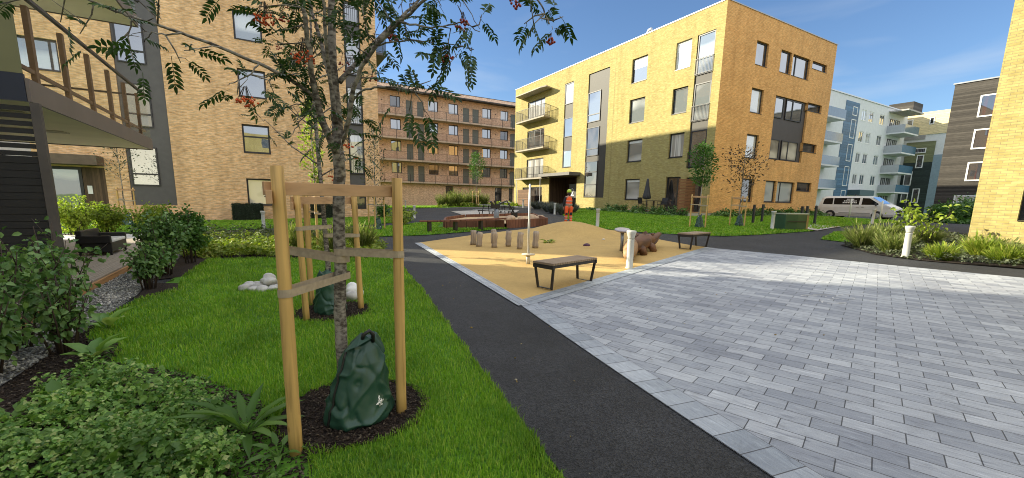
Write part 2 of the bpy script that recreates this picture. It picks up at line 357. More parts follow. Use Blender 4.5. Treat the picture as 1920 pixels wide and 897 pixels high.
M['mulch'] = granular('bark_mulch', (.016,.011,.009), (.055,.038,.028), 70, .95, 1, .012, .3)
M['gravelbase'] = granular('gravel_base', (.12,.12,.12), (.3,.29,.28), 70, .9, 1, .01, .2)
M['deck'] = boards('deck_boards', (.66,.60,.51), 1, .12, .18, .75, .08)
M['planter'] = plain('sand', (.50,.36,.2), .9, .2, 8)

# base sheet to the horizon
def radial_sheet():
    xs = np.concatenate([[-600,-300,-150,-80,-50], np.arange(-30,71,2.5), [90,120,180,300,600]]); ys = np.concatenate([[-600,-300,-150,-60,-30], np.arange(-10,71,2.5), [90,120,200,350,700]])
    Xg, Yg = np.meshgrid(xs, ys); Z = g(Xg, Yg) - .03
    V = np.stack([Xg.ravel(), Yg.ravel(), Z.ravel()], 1); nx = len(xs); i, j = np.meshgrid(np.arange(nx-1), np.arange(len(ys)-1)); a = (j*nx+i).ravel()
    return npmesh('ground', V, np.stack([a, a+1, a+nx+1, a+nx], 1), M['turf'], None, True, 'structure')
radial_sheet()
sheet('asphalt_path', [(-7,-4),(22,-6),(60,-6),(64,30),(50,30),(40,16.5),(24,16.5),(24,42),(24,59),(-6,59),(-6,48),(7,48),(7,28),(-7,28)], .0, M['asphalt'], 1.0)
PATH_L = [(.8,-1.5),(1.27,1.66),(1.43,2.42),(1.64,3.79),(1.91,5.55),(2.31,8.41),(2.47,9.4)]
LAWN1 = PATH_L + [(2.3,10.0),(1.34,10.4),(-.14,11.3),(-1.3,11.75),(-1.45,9.4),(-1.35,8.2),(-1.7,7.7),(-1.83,6.6),(-1.72,5.72),(-1.38,5.36),(-1.3,4.77),(-.78,4.31),(-.4,3.77),(-.15,3.4),(-.1,2.9),(.1,2.5),(.0,1.0),(-.3,-1.5)]
sheet('paving', [(2.0,-1.5),(2.33,1.08),(2.99,4.9),(11.0,7.5),(11.74,5.49),(12.25,3.54),(12.7,1.91),(13.6,-1.5)], .006, M['paving'], .5)
def strip(name, p, q, w0, w1, off, m):
    p = Vector(p); q = Vector(q); d = (q-p).normalized(); n = Vector((-d.y, d.x))
    return sheet(name, [tuple(p+n*w0), tuple(q+n*w0), tuple(q+n*w1), tuple(p+n*w1)], off, m, .5)
strip('paving_border', (1.886,-1.5), (2.99,4.9), 0, -.27, .010, M['pav_edge'])
strip('paving_kerb', (2.99,4.93), (11.0,7.52), .14, -.14, .013, M['pav_edge2'])
RUB = [(3.05,4.99),(3.85,12.5),(6.05,13.55),(7.61,14.1),(9.3,14.6),(11.2,14.2),(11.85,12.6),(11.75,11.0),(11.15,9.4),(10.95,8.2),(11.0,7.55)]
sheet('play_surface', RUB, .012, M['rubber'], .2, gm)
strip('play_kerb', (2.93,4.86), (3.78,12.5), 0, -.20, .016, M['pav_edge3'])
sheet('lawn', LAWN1, .014, M['turf'], .4)
LAWN3 = [(2.67,16.1),(3.03,14.95),(4.83,14.5),(7.9,14.95),(8.6,15.1),(6.2,17.2),(7.6,20.2),(7.0,20.8),(4.9,19.4),(3.2,19.0)]
LAWN2 = [(-8,20.6),(-2.6,21.4),(-.5,20.9),(3.9,20.5),(6.4,22.4),(7.4,27),(6.3,28.2),(-8,28.2)]
LAWN4 = [(11.9,14.6),(11.75,13.2),(12.3,11.4),(13.3,9.95),(14.2,9.15),(16.4,8.95),(19.9,8.9),(20.4,10.2),(24,13),(39,14.2),(39,17.4),(24.9,17.4),(24.9,29.5),(20,27),(15.5,20.5)]
LAWN5 = [(20.9,9.2),(23.6,9.6),(34,10.6),(38,12.3),(38,13.6),(29,13.2),(23.6,12.6)]
LAWN6 = [(16.6,7.2),(16.4,6.1),(19,5.8),(23.0,6.6),(22.6,7.6),(20,8.2)]
LAWN7 = [(10.5,39),(24.5,39),(24.8,43),(22,59),(9,59),(9,45)]
for nm, P_ in (('lawn',LAWN3),('lawn',LAWN2),('lawn',LAWN4),('lawn',LAWN5),('lawn',LAWN6),('lawn',LAWN7)): sheet(nm, P_, .02, M['turf'], 1.0)
BED_MULCH = [(-2.1,-1.5),(-.3,-1.5),(.02,1.0),(.12,2.5),(-.08,2.9),(-.13,3.4),(-.38,3.77),(-.76,4.31),(-1.28,4.77),(-1.35,5.36),(-1.72,5.72),(-1.83,6.6),(-1.9,5.6),(-1.85,4.6)]
sheet('mulch_bed', BED_MULCH, .010, M['mulch'], .3)
sheet('mulch_bed', [(-1.75,7.6),(-1.3,8.05),(-1.4,8.7),(-1.8,8.9)], .018, M['mulch'], .3)
sheet('mulch_bed', [(-1.85,9.2),(-1.4,9.4),(-1.25,11.5),(-1.3,12.6),(-1.85,12.6)], .018, M['mulch'], .3)
def circle(cx, cy, r, n=28, wob=.08):
    return [(cx + r*(1+random.uniform(-wob,wob))*math.cos(2*PI*k/n), cy + r*(1+random.uniform(-wob,wob))*math.sin(2*PI*k/n)) for k in range(n)]
MUL1 = circle(.42,2.93,.50); MUL2 = circle(.63,5.72,.46)
sheet('mulch_bed', MUL1, .022, M['mulch'], .15); sheet('mulch_bed', MUL2, .022, M['mulch'], .15)
FLOWERBED = [(-1.85,12.0),(-1.25,11.8),(-.1,11.35),(1.3,10.5),(2.35,10.05),(2.55,10.6),(2.7,12.3),(2.2,14.4),(.5,16.5),(-2.2,17.5),(-2.2,15)]
sheet('mulch_bed', FLOWERBED, .018, M['mulch'], .6)
GRAVEL = [(-2.42,4.2),(-1.95,3.8),(-1.86,5.2),(-1.88,6.6),(-1.78,7.9),(-1.9,9.2),(-1.9,12.5),(-2.2,14.5),(-2.42,14.5)]
sheet('gravel_strip', GRAVEL, .012, M['gravelbase'], .4)
RBED = [(15.4,6.1),(13.9,4.7),(13.65,3.75),(13.9,2.98),(14.3,2.1),(15.2,-.5),(19.1,-.5),(19.1,4.3),(24,4.6),(24,6.4),(19,5.7)]
sheet('planting_bed', RBED, .02, M['mulch'], .6)
sheet('concrete_pad', [(10.1,21.6),(11.9,21.2),(17.6,29.3),(16.5,31),(12.5,31.5),(11.7,27)], .02, M['concrete'], 1.0)
sheet('road', [(24,-2),(52,4),(58,16),(40,13.9),(26,8.5)], .012, M['asphalt'], 2.0)
sheet('kerb_paving', [(20.2,8.9),(21.2,9.1),(24.0,9.6),(24.0,10.8),(21.0,10.4)], .03, M['concrete'], 1.0)

M['slab_pale'] = stones('pale_slabs', (.66,.64,.60), (.74,.72,.68), (.25,.24,.22), 0, .6, .4, (0,0), .5)
sheet('terrace_slabs', [(-7.5,16.92),(-2.45,16.92),(-2.3,17.6),(-2.6,18.6),(-7.5,19.0)], .10, M['slab_pale'], .6)
# ------------------------------------------------------------------ buildings. Facades lie on planes X = val (facing -X) or Y = val (facing -Y)
def fpt(ax, val, u, z, d=0): return (val + d, u, z) if ax == 'X' else (u, val + d, z)
def fbox(mb, ax, val, u0, u1, z0, z1, d0, d1):
    if ax == 'X': mb.box(val + d0, val + d1, u0, u1, z0, z1)
    else: mb.box(u0, u1, val + d0, val + d1, z0, z1)
def facade(mb, ax, val, u0, u1, z0, z1, opens, depth=.13):
    us = sorted({u0, u1, *[o[0] for o in opens], *[o[1] for o in opens]}); zs = sorted({z0, z1, *[o[2] for o in opens], *[o[3] for o in opens]})
    for a, b in zip(us, us[1:]):
        for c, d in zip(zs, zs[1:]):
            um, zm = (a+b)/2, (c+d)/2
            if any(o[0] < um < o[1] and o[2] < zm < o[3] for o in opens): continue
            q = [fpt(ax,val,a,c), fpt(ax,val,b,c), fpt(ax,val,b,d), fpt(ax,val,a,d)]
            if ax == 'X': q = q[::-1]
            mb.quad(*q)
    for a, b, c, d in opens:
        P_ = lambda u, z, dd: fpt(ax, val, u, z, dd)
        for (p, q) in (((a,c),(a,d)), ((b,d),(b,c)), ((a,d),(b,d)), ((b,c),(a,c))):
            mb.quad(P_(*p,0), P_(*q,0), P_(*q,depth), P_(*p,depth))
def window(root, ax, val, o, pane='g_sky', depth=.12, mull=(), trans=(), fr=.08, frame='frame', name='window', sill=True, blind=0, pair=None):
    a, b, c, d = o; e = .003; a += e; b -= e; c += e; d -= e; mb = MB(); D0, D1 = depth, depth + .07
    fbox(mb, ax, val, a, a+fr, c, d, D0, D1); fbox(mb, ax, val, b-fr, b, c, d, D0, D1)
    fbox(mb, ax, val, a+fr, b-fr, c, c+fr, D0, D1); fbox(mb, ax, val, a+fr, b-fr, d-fr, d, D0, D1)
    for m_ in mull: u = a + (b-a)*m_; fbox(mb, ax, val, u-.04, u+.04, c+fr, d-fr, D0+.004, D1-.004)
    for t in trans: z = c + (d-c)*t; fbox(mb, ax, val, a+fr, b-fr, z-.04, z+.04, D0+.006, D1-.006)
    if sill: fbox(mb, ax, val, a, b, c-.028, c-.004, -.03, depth+.02)
    w = mb.build(name, M[frame], root, world=True)
    pm = MB(); q = [fpt(ax,val,a+.02,c+.02,depth+.045), fpt(ax,val,b-.02,c+.02,depth+.045), fpt(ax,val,b-.02,d-.02,depth+.045), fpt(ax,val,a+.02,d-.02,depth+.045)]
    pm.quad(*(q[::-1] if ax == 'X' else q)); pm.build('pane', M[pane], w, world=True)
    if blind:
        bm_ = MB(); z = d - (d-c)*blind; fbox(bm_, ax, val, a+fr, b-fr, z, d-fr, depth+.036, depth+.042); bm_.build('roller_blind', M['white'], w, world=True)
    return w
def rail(mb, p, q, h=1.05, step=.12, r=.008, top=.022):
    p = Vector(p); q = Vector(q); L = (q-p).length; n = max(2, int(L/step))
    for k in range(n+1):
        a = p.lerp(q, k/n); mb.beam(a, a + Vector((0,0,h-.012)), r*2, r*2, (1,0,0))
    up = Vector((0,0,h)); mb.beam(p+up, q+up, top*2, .03); mb.beam(p+Vector((0,0,.08)), q+Vector((0,0,.08)), .025, .025)
def shell_rest(mb, x0, x1, y0, y1, z0, z1):
    mb.quad((x1,y0,z0),(x1,y1,z0),(x1,y1,z1),(x1,y0,z1)); mb.quad((x1,y1,z0),(x0,y1,z0),(x0,y1,z1),(x1,y1,z1)); mb.quad((x0,y0,z1),(x1,y0,z1),(x1,y1,z1),(x0,y1,z1))

# ---- left building, tan brick
LB = thing('apartment_building', 'tan brick apartment building with a dark grey vertical window strip, left of the court', 'building', (-4,28.83,0))
VY = 28.83
wins = [(-1.05,.29,.95,2.49),(-1.05,.29,3.93,5.49),(-1.05,.29,6.97,8.45),(-1.05,.29,9.95,11.45)]
fren = [(4.6,5.56,.77,13.2)]
stripo = [(-6.15,-4.30,.92,13.3)]
lwin = [(-9.9,-8.2,1e9,1e9)]
lw = [(-9.6,-8.1,7.1,8.5),(-9.6,-8.1,10.1,11.5),(-13.2,-11.8,7.1,8.5),(-13.2,-11.8,4.1,5.5)]
doorop = [(-9.6,-7.05,.25,2.75)]
mb = MB(); facade(mb, 'Y', VY, -14.2, 6.5, -.3, 13.6, wins + fren + stripo + lw + doorop, .14)
mb.quad((-14.2,VY,-.3),(-14.2,VY,13.6),(-14.2,47.5,13.6),(-14.2,47.5,-.3)); shell_rest(mb, -14.2, 6.5, VY, 47.5, -.3, 13.6)
mb.box(-14.2, 6.497, 35.6, 47.497, 13.603, 17.0)
mb.build('wall', M['brick_tan'], LB, world=True)
for o, p, kw in zip(wins, ('g_warm','g_sky','g_sky','g_blind'), (dict(), dict(trans=(.58,)), dict(), dict())): window(LB, 'Y', VY, o, p, **kw)
for o in lw: window(LB, 'Y', VY, o, 'g_blind', mull=(.8,))
mb = MB(); fbox(mb, 'Y', VY, -6.147, -4.303, .923, 13.297, .08, .16); mb.build('grey_panel', M['greypanel'], LB, world=True)
def panelwin(root, ax, val, o, pane, mull=(), trans=(), blind=0): return window(root, ax, val, o, pane, .02, mull, trans, .06, 'frame', sill=False, blind=blind)
for o, p, tr in (((-6.05,-4.92,1.92,3.9),'g_sky',(.3,)), ((-6.05,-4.92,4.88,7.0),'g_dark',(.3,)), ((-6.05,-4.92,7.95,9.95),'g_sky',(.3,)), ((-6.05,-4.92,10.9,12.95),'g_sky',(.3,))):
    panelwin(LB, 'Y', VY, o, p, (), tr)
# french windows on the right of the facade
mb = MB(); fbox(mb, 'Y', VY, 4.603, 5.557, .773, 13.197, .10, .17); mb.build('grey_panel', M['greypanel'], LB, world=True)
for z0, z1, p in ((.85,2.0,'g_dark'),(3.0,5.5,'g_curtain'),(6.05,8.3,'g_curtain'),(9.0,11.3,'g_sky'),(11.9,13.1,'g_sky')):
    w = window(LB, 'Y', VY, (4.64,5.53,z0,z1), p, .03, (), (), .06, sill=False)
    if z0 > 2:
        r_ = MB(); rail(r_, (4.62,VY-.02,z0), (5.54,VY-.02,z0), 1.0, .11); r_.build('railing', M['darkmetal'], w, world=True)
mb = MB(); mb.box(6.52,7.5,30.2,33.5,10.9,11.05); bo = mb.build('balcony', M['greypanel'], LB, world=True)
r_ = MB(); rail(r_, (6.55,30.22,11.05),(7.46,30.22,11.05),1.1,.11); rail(r_, (7.46,30.22,11.05),(7.46,33.45,11.05),1.1,.11); r_.build('railing', M['darkmetal'], bo, world=True)
# entrance with canopy and timber lining
M['timber_dark'] = boards('dark_timber_lining', (.10,.062,.035), 3, .10, .35, .6)
mb = MB(); mb.box(-9.3,-7.03,27.75,VY-.003,2.82,3.27); mb.build('entrance_canopy', plain('canopy_brown', (.11,.075,.05), .6, .2), LB, world=True)
mb = MB(); fbox(mb,'Y',VY,-7.9,-7.06,.26,2.745,.03,.12); mb.build('timber_lining', M['timber_dark'], LB, world=True)
dr = window(LB, 'Y', VY, (-9.58,-7.92,.27,2.73), 'g_warm', .05, (.35,), (), .12, 'frame', 'door', False)
mb = MB(); fbox(mb,'Y',VY,-7.78,-7.6,1.45,1.85,.02,.028); mb.build('notice_sheet', M['white'], LB, world=True)

# ---- gallery building at the back
GB = thing('apartment_building', 'long red brown brick block with four rows of access galleries at the back', 'building', (24,60,0))
gy = 61.45; wy = 60.6; s_ = 61.45/59.95
def su(u): return u*s_
rows = [13.88, 10.95, 8.0, 5.05]   # window sill heights on the wall plane
slabs = [12.87, 9.84, 6.88, 3.86]
gw = []; gd = []
for zr in slabs:
    zb = zr + 1.06*1.0 + .1
    for u0, u1 in ((15.12,16.55),(20.5,21.98),(23.58,25.1),(29.05,30.55),(32.2,33.6),(11.2,12.6),(35.6,37.0)): gw.append((su(u0), su(u1), zb+.12, zb+1.62))
    for u0, u1 in ((17.32,18.25),(18.9,19.84),(25.86,26.85),(27.4,28.44),(34.0,34.9)): gd.append((su(u0), su(u1), zr+.13, zr+2.42))
mb = MB(); facade(mb, 'Y', gy, 8, 44, 3.9, 16.15, gw + gd, .12); mb.build('wall', M['brick_red'], GB, world=True)
god = [(23.3,24.55,.5,3.5),(31.7,32.95,.6,3.5),(34.3,35.0,.7,3.5)]
mb = MB(); facade(mb, 'Y', wy, 8, 44, -.2, 3.78, god, .14); mb.quad((8,wy,-.2),(8,wy,16.15),(8,74,16.15),(8,74,-.2)); shell_rest(mb, 8, 44, wy+.02, 74, -.2, 16.1); mb.build('ground_floor_wall', M['brick_red'], GB, world=True)
pan = ['g_sky','g_sky','g_sky','g_sky','g_sky','g_sky','g_blind']
for i, o in enumerate(gw): window(GB, 'Y', gy, o, 'g_sky' if i % 11 else 'g_dark', mull=(.66,), sill=False)
for i, o in enumerate(gd):
    mb = MB(); fbox(mb,'Y',gy,o[0]+.004,o[1]-.004,o[2],o[3]-.004,.05,.10); d_ = mb.build('door', M['door'], GB, world=True)
    h = MB(); fbox(h,'Y',gy,o[0]+.12,o[0]+.17,o[2]+1.0,o[2]+1.14,.02,.048); h.build('handle', M['metal'], d_, world=True)
for i, o in enumerate(god):
    window(GB, 'Y', wy, o, 'g_dark', .05, (), (.78,), .1, 'frame', 'door', False)
M['slab'] = plain('gallery_slab', (.42,.33,.25), .8, .12)
for z in slabs:
    mb = MB(); mb.box(8, 44, 59.95, gy-.003, z-.12, z+.1); sl = mb.build('gallery', M['slab'], GB, world=True)
    r_ = MB(); rail(r_, (8,59.99,z+.1), (44,59.99,z+.1), 1.05, .14, .006, .018)
    for k in range(20): u = 8.5 + k*1.85; r_.box(u-.03,u+.03,59.93,59.948,z-.1,z+1.1)
    r_.build('railing', M['darkmetal'], sl, world=True)
mb = MB(); mb.box(7.9,44.1,59.75,74.1,16.153,16.30); mb.build('eaves', M['darkmetal'], GB, world=True)
mb = MB(); mb.add([(8,59.95,16.303),(44,59.95,16.303),(44,60.6,16.95),(8,60.6,16.95),(44,74,16.95),(8,74,16.95)], [(0,1,2,3),(3,2,4,5)]); mb.quad((8,59.95,16.303),(8,60.6,16.95),(8,74,16.95),(8,74,16.303)); mb.build('parapet', M['brick_red'], GB, world=True)
mb = MB(); mb.box(7.95,44.05,60.55,60.75,16.953,17.0); mb.build('coping', M['darkmetal'], GB, world=True)
for z in slabs:
    for u in (14.0,16.9,22.5,25.6,31.3,33.9):
        l_ = MB(); l_.box(su(u)-.05,su(u)+.05,gy-.09,gy-.004,z+2.0,z+2.12); l_.build('wall_lamp', M['darkmetal'], GB, world=True)

# ---- yellow building in the middle
YB = thing('apartment_building', 'four storey yellow brick corner block with small steel balconies and shaded gable toned orange', 'building', (25.1,17.6,0))
XV, YV = 25.1, 17.6; ZT = 13.86
s2 = (32.48,33.85,4.72,12.5); s3 = (27.75,30.42,1.9,12.55); s6 = (18.2,19.53,3.9,12.4); ent = (31.5,36.0,.6,3.9)
w4 = [(23.72,25.28,a,b) for a, b in ((10.65,12.42),(7.67,9.44),(4.70,6.38),(1.75,3.38))]
w5 = [(19.95,21.2,a,b) for a, b in ((10.62,12.40),(7.70,9.40),(4.72,6.38),(1.0,3.38))]
bd = [(37.15,40.45,9.95,12.0),(37.15,40.45,6.95,9.0),(37.15,40.45,3.95,6.0)]
gr = (37.3,41.2,.7,3.0); s6g = (18.2,19.5,.95,3.3)
mb = MB(); facade(mb, 'X', XV, YV, 43.15, .55, ZT, [s2, s3, s6, ent, gr, s6g] + w4 + w5 + bd, .13); mb.build('wall', M['brick_yellow'], YB, world=True)
r11 = [(28.55,29.95,10.75,12.22),(31.5,32.9,10.75,12.20),(33.05,35.42,10.75,12.18),(35.75,37.95,11.65,12.19), (28.55,29.95,7.72,9.28),(35.75,37.95,8.66,9.25),
    (28.55,29.95,4.72,6.30),(35.75,37.95,5.66,6.30),(28.55,29.95,1.74,3.32),(31.45,32.85,1.74,3.30),(33.0,35.4,1.74,3.28),(35.75,37.95,2.66,3.33)]
rp = (31.47,35.9,4.80,9.18)
mb = MB(); facade(mb, 'Y', YV, XV, 39.02, .95, ZT, r11 + [rp], .16); mb.quad((39.02,YV,.95),(39.02,43.15,.95),(39.02,43.15,ZT),(39.02,YV,ZT)); mb.quad((39.02,43.15,.95),(XV,43.15,.55),(XV,43.15,ZT),(39.02,43.15,ZT)); mb.build('gable_wall', M['brick_bounce_tone'], YB, world=True)
mb = MB(); mb.box(XV+.05, 38.97, YV+.05, 43.1, .2, .948); mb.build('plinth', M['concrete'], YB, world=True)
mb = MB(); mb.box(XV+.2, 38.8, YV+.2, 43.0, ZT-.4, ZT-.1); mb.build('roof', M['darkmetal'], YB, world=True)
mb = MB()
for a in ((XV-.04,XV+.3,YV-.04,43.19),(38.72,39.06,YV-.04,43.19)): mb.box(*a, ZT+.003, ZT+.06)
for a in ((XV+.3,38.72,YV-.04,YV+.3),(XV+.3,38.72,42.9,43.19)): mb.box(*a, ZT+.003, ZT+.06)
mb.build('roof_coping', plain('zinc_coping', (.34,.34,.34), .4, .1, metal=.3), YB, world=True)
bl = [('g_blind',.3),('g_blind',0),('g_blind',0),('g_blind',.12)]
for i, o in enumerate(w4): window(YB, 'X', XV, o, ('g_sky','g_blind','g_blind','g_blind')[i], blind=(.42,0,.15,.15)[i])
for i, o in enumerate(w5): window(YB, 'X', XV, o, ('g_blind','g_blind','g_curtain','g_dark')[i], blind=(.35,0,0,0)[i], frame='white' if i == 0 else 'frame')
mb = MB(); fbox(mb,'X',XV,s2[0]+.003,s2[1]-.003,s2[2]+.003,s2[3]-.003,.085,.16); mb.build('bronze_panel', M['bronze'], YB, world=True)
for a, b, p in ((10.6,12.45,'g_curtain'),(7.6,9.35,'g_sky'),(4.77,6.38,'g_blind')): panelwin(YB,'X',XV,(32.5,33.83,a,b),p)
mb = MB(); fbox(mb,'X',XV,s3[0]+.003,s3[1]-.003,s3[2]+.003,s3[3]-.003,.085,.16); mb.build('bronze_panel', M['bronze'], YB, world=True)
for a, b, p, t in ((8.45,10.98,'g_sky',(.25,)),(5.55,8.0,'g_dark',(.25,)),(1.95,5.1,'g_dark',(.35,.7))): panelwin(YB,'X',XV,(28.75,30.38,a,b),p,(),t)
mb = MB(); fbox(mb,'X',XV,s6[0]+.003,s6[1]-.003,s6[2]+.003,s6[3]-.003,.085,.16); mb.build('bronze_panel', M['bronze'], YB, world=True)
for a, b, p in ((9.9,12.37,'g_blind'),(6.95,9.35,'g_blind'),(3.95,6.35,'g_sky')):
    w = panelwin(YB,'X',XV,(18.22,19.45,a,b),p); r_ = MB(); rail(r_, (XV-.03,18.2,a), (XV-.03,19.53,a), 1.0, .1); r_.build('railing', M['darkmetal'], w, world=True)
window(YB,'X',XV,s6g,'g_dark')
for i, o in enumerate(bd):
    w = window(YB,'X',XV,o,('g_curtain','g_sky','g_curtain')[i],.08,(.25,.6),(),.09,'frame','balcony_door',False)
    z = o[2]; mb = MB(); poly = [(XV-.003,41.5),(XV-1.0,41.3),(XV-1.0,35.8),(XV-.003,36.2)]
    mb.prism(poly[::-1], z-.17, z-.03); b_ = mb.build('balcony', plain('balcony_slab',(.30,.26,.20),.7,.1) if i == 0 else bpy.data.materials['balcony_slab'], YB, world=True)
    r_ = MB()
    for p, q in zip(poly, poly[1:]): rail(r_, (min(p[0],XV-.02),p[1],z-.03), (min(q[0],XV-.02),q[1],z-.03), 1.1, .15, .013)
    r_.build('railing', M['darkmetal'], b_, world=True)
mb = MB(); mb.prism([(XV-.003,36.0),(XV-.95,35.6),(XV-1.15,36.4),(XV-1.15,41.2),(XV-.003,41.7)], 12.55, 12.66); mb.build('balcony_roof', bpy.data.materials['balcony_slab'], YB, world=True)
window(YB,'X',XV,gr,'g_dark',.1,(.3,.6),(),.09,'frame','patio_door',False)
mb = MB(); mb.box(XV-1.0,XV-.94,38.2,40.6,.75,2.7); mb.build('privacy_screen', boards('brown_screen',(.16,.09,.05),2,.09,.3), YB, world=True)
for yy in (38.7,42.72): pass
mb = MB()
for yy in (36.3,41.0): mb.tube([(XV-.9,yy,.7),(XV-.9,yy,3.78)], .04, 8)
mb.build('balcony_post', M['galv'], YB, world=True)
# entrance: recess, canopy, door and number
mb = MB(); RX = XV + 2.2
mb.quad((RX,31.52,.6),(RX,35.98,.6),(RX,35.98,3.88),(RX,31.52,3.88)); mb.quad((XV+.13,31.52,.6),(RX,31.52,.6),(RX,31.52,3.88),(XV+.13,31.52,3.88)); mb.quad((XV+.13,35.98,.6),(XV+.13,35.98,3.88),(RX,35.98,3.88),(RX,35.98,.6)); mb.quad((XV+.13,31.52,3.88),(RX,31.52,3.88),(RX,35.98,3.88),(XV+.13,35.98,3.88))
mb.quad((XV+.01,31.52,.95),(XV+.01,35.98,.95),(RX,35.98,.95),(RX,31.52,.95))
mb.build('entrance_recess', M['timber_dark'], YB, world=True)
window(YB,'X',RX-.4,(31.7,33.9,.97,3.4),'g_warm',.2,(.5,),(),.1,'frame','door',False)
mb = MB(); mb.box(XV-1.3,XV-.003,31.0,36.1,3.92,4.2); mb.build('entrance_canopy', plain('canopy_steel',(.12,.11,.10),.55,.15), YB, world=True)
mb = MB(); mb.box(XV+1.2,XV+1.26,33.0,34.15,1.9,3.25); sg = mb.build('number_board', M['darkmetal'], YB, world=True)
def lettering(txt, size, loc, rot, m, parent, name='lettering', ext=.004):
    cu = bpy.data.curves.new(name, 'FONT'); cu.body = txt; cu.size = size; cu.extrude = ext; cu.align_x = 'CENTER'
    t = bpy.data.objects.new(name, cu); COL.objects.link(t); bpy.context.view_layer.update()
    me = bpy.data.meshes.new_from_object(t.evaluated_get(bpy.context.evaluated_depsgraph_get())); bpy.data.objects.remove(t)
    o = finish(name, me, m, parent); o.location = Vector(loc) - wloc(parent); o.rotation_euler = rot; return o
lettering('2', 1.05, (XV+1.18,33.58,2.1), (PI/2,0,-PI/2), M['white'], sg)
mb = MB(); mb.box(XV-.003,XV+.02,27.08,27.10,.97,13.05); mb.box(XV-.003,XV+.02,27.103,30.9,13.03,13.05); mb.build('movement_joint', plain('joint_seal',(.20,.16,.07),.8,.1), YB, world=True)
# rooftop plant
mb = MB(); mb.box(27.2,29.8,25.3,28.6,ZT-.3,ZT+.95); rt = mb.build('rooftop_unit', plain('zinc_cladding',(.42,.42,.41),.4,.1,metal=.4), YB, world=True)
mb = MB()
for k in range(6): y = 25.3 + .55*k; mb.box(27.17,27.197,y-.03,y+.03,ZT-.1,ZT+.95)
mb.build('seam', M['darkmetal'], rt, world=True)
mb = MB(); mb.tube([(27.9,26.6,ZT+.9),(27.9,26.6,ZT+1.4),(27.9,26.45,ZT+1.6),(27.9,26.2,ZT+1.62)], .13, 10); mb.build('vent_pipe', M['galv'], rt, world=True)
# gable windows
gp = ['g_sky','g_sky','g_sky','g_sky','g_blind','g_dark','g_blind','g_dark','g_dark','g_blind','g_blind','g_dark']
for o, p in zip(r11, gp):
    wd = o[1]-o[0]; window(YB,'Y',YV,o,p,.13,(.28,) if wd > 2.3 else (),(),.075)
mb = MB(); fbox(mb,'Y',YV,rp[0]+.003,rp[1]-.003,rp[2]+.003,rp[3]-.003,.13,.2); mb.build('bronze_panel', plain('brown_panel',(.05,.04,.034),.5,.1), YB, world=True)
for z0, z1, p in ((7.72,9.12,'g_sky'),(4.86,6.26,'g_warm')):
    for a, b in ((31.55,32.75),(33.05,35.3)): window(YB,'Y',YV,(a,b,z0,z1),p,.06,(.4,) if b-a > 2 else (),(),.06,sill=False)

# ---- right building, bright yellow brick wall running towards the camera
RB = thing('apartment_building', 'sunlit bright yellow brick building at the right edge of the picture', 'building', (19.2,4.22,0))
wr = [(1.6,3.28,1.2,3.0),(1.6,3.28,4.2,6.0),(-3,-1.2,1.2,3.0)]
mb = MB(); facade(mb,'X',19.2,-14,4.22,.45,13.2,wr,.16); mb.quad((19.2,4.22,.45),(33,4.22,.45),(33,4.22,13.2),(19.2,4.22,13.2)); mb.quad((19.2,-14,.45),(19.2,-14,13.2),(33,-14,13.2),(33,-14,.45)); mb.quad((33,-14,.45),(33,4.22,.45),(33,4.22,13.2),(33,-14,13.2)); mb.quad((19.2,-14,13.2),(19.2,4.22,13.2),(33,4.22,13.2),(33,-14,13.2))
mb.build('wall', M['brick_yellow'], RB, world=True)
for o in wr: window(RB,'X',19.2,o,'g_dark',.12)
mb = MB(); mb.box(19.17,33,-14,4.25,.1,.447); mb.build('plinth', plain('plinth_stone',(.42,.33,.24),.8,.15), RB, world=True)

# ---- black timber building behind it
M['black_timber'] = boards('black_timber_cladding', (.065,.058,.05), 2, .17, .35, .8)
KB = thing('apartment_building', 'black weathered timber clad building with white window surrounds', 'building', (57.1,15.3,0))
kw_ = [(12.2,13.5,9.85,11.8),(12.2,13.5,7.0,8.8),(12.2,13.5,4.1,5.85),(12.5,14.0,1.2,2.8)]
mb = MB(); facade(mb,'X',57.1,2,15.35,-.2,13.1,kw_,.1); mb.quad((57.1,15.35,-.2),(66,15.35,-.2),(66,15.35,13.1),(57.1,15.35,13.1)); mb.quad((57.1,2,13.1),(57.1,15.35,13.1),(66,15.35,13.1),(66,2,13.1)); mb.quad((57.1,2,-.2),(57.1,2,13.1),(66,2,13.1),(66,2,-.2))
mb.build('wall', M['black_timber'], KB, world=True)
mb = MB(); mb.box(57.0,66,1.9,15.45,13.103,13.22); mb.build('roof_edge', M['metal'], KB, world=True)
M['g_red'] = glass('pane_red_curtain', (.16,.03,.02), (.05,.05,.055), .18, (.1,2.2,.1))
for i, o in enumerate(kw_): window(KB,'X',57.1,(o[0],o[1],o[2],o[3]),'g_red' if i < 3 else 'g_blind',-.05,(),(),.12,'white')

# ---- white building with blue stair strip
M['render_white'] = plain('white_render', (.68,.69,.70), .8, .05, 2)
M['blue_clad'] = boards('blue_cladding', (.07,.16,.27), 2, .35, .25, .5)
M['bluepane'] = plain('blue_glass_panel', (.06,.14,.22), .15, .1, spec=.8)
WB = thing('apartment_building', 'white rendered apartment block with a blue stair strip and stacked corner balconies', 'building', (75,29.56,0))
VW = 29.56; st = (70.1,74.2,1.2,16.1); ww = []
for z0, z1 in ((13.95,15.45),(10.9,12.45),(7.95,9.45),(4.85,6.4)):
    ww += [(75.25,76.7,z0,z1),(77.6,79.1,z0,z1),(81.3,83.0,z0,z1)]
ww += [(81.3,82.6,1.6,3.0)]
mb = MB(); facade(mb,'Y',VW,60,91.5,.3,16.75,ww+[st],.12); mb.quad((60,VW,.3),(60,VW,16.75),(60,45,16.75),(60,45,.3)); shell_rest(mb,60,91.5,VW,45,.3,16.75); mb.build('wall', M['render_white'], WB, world=True)
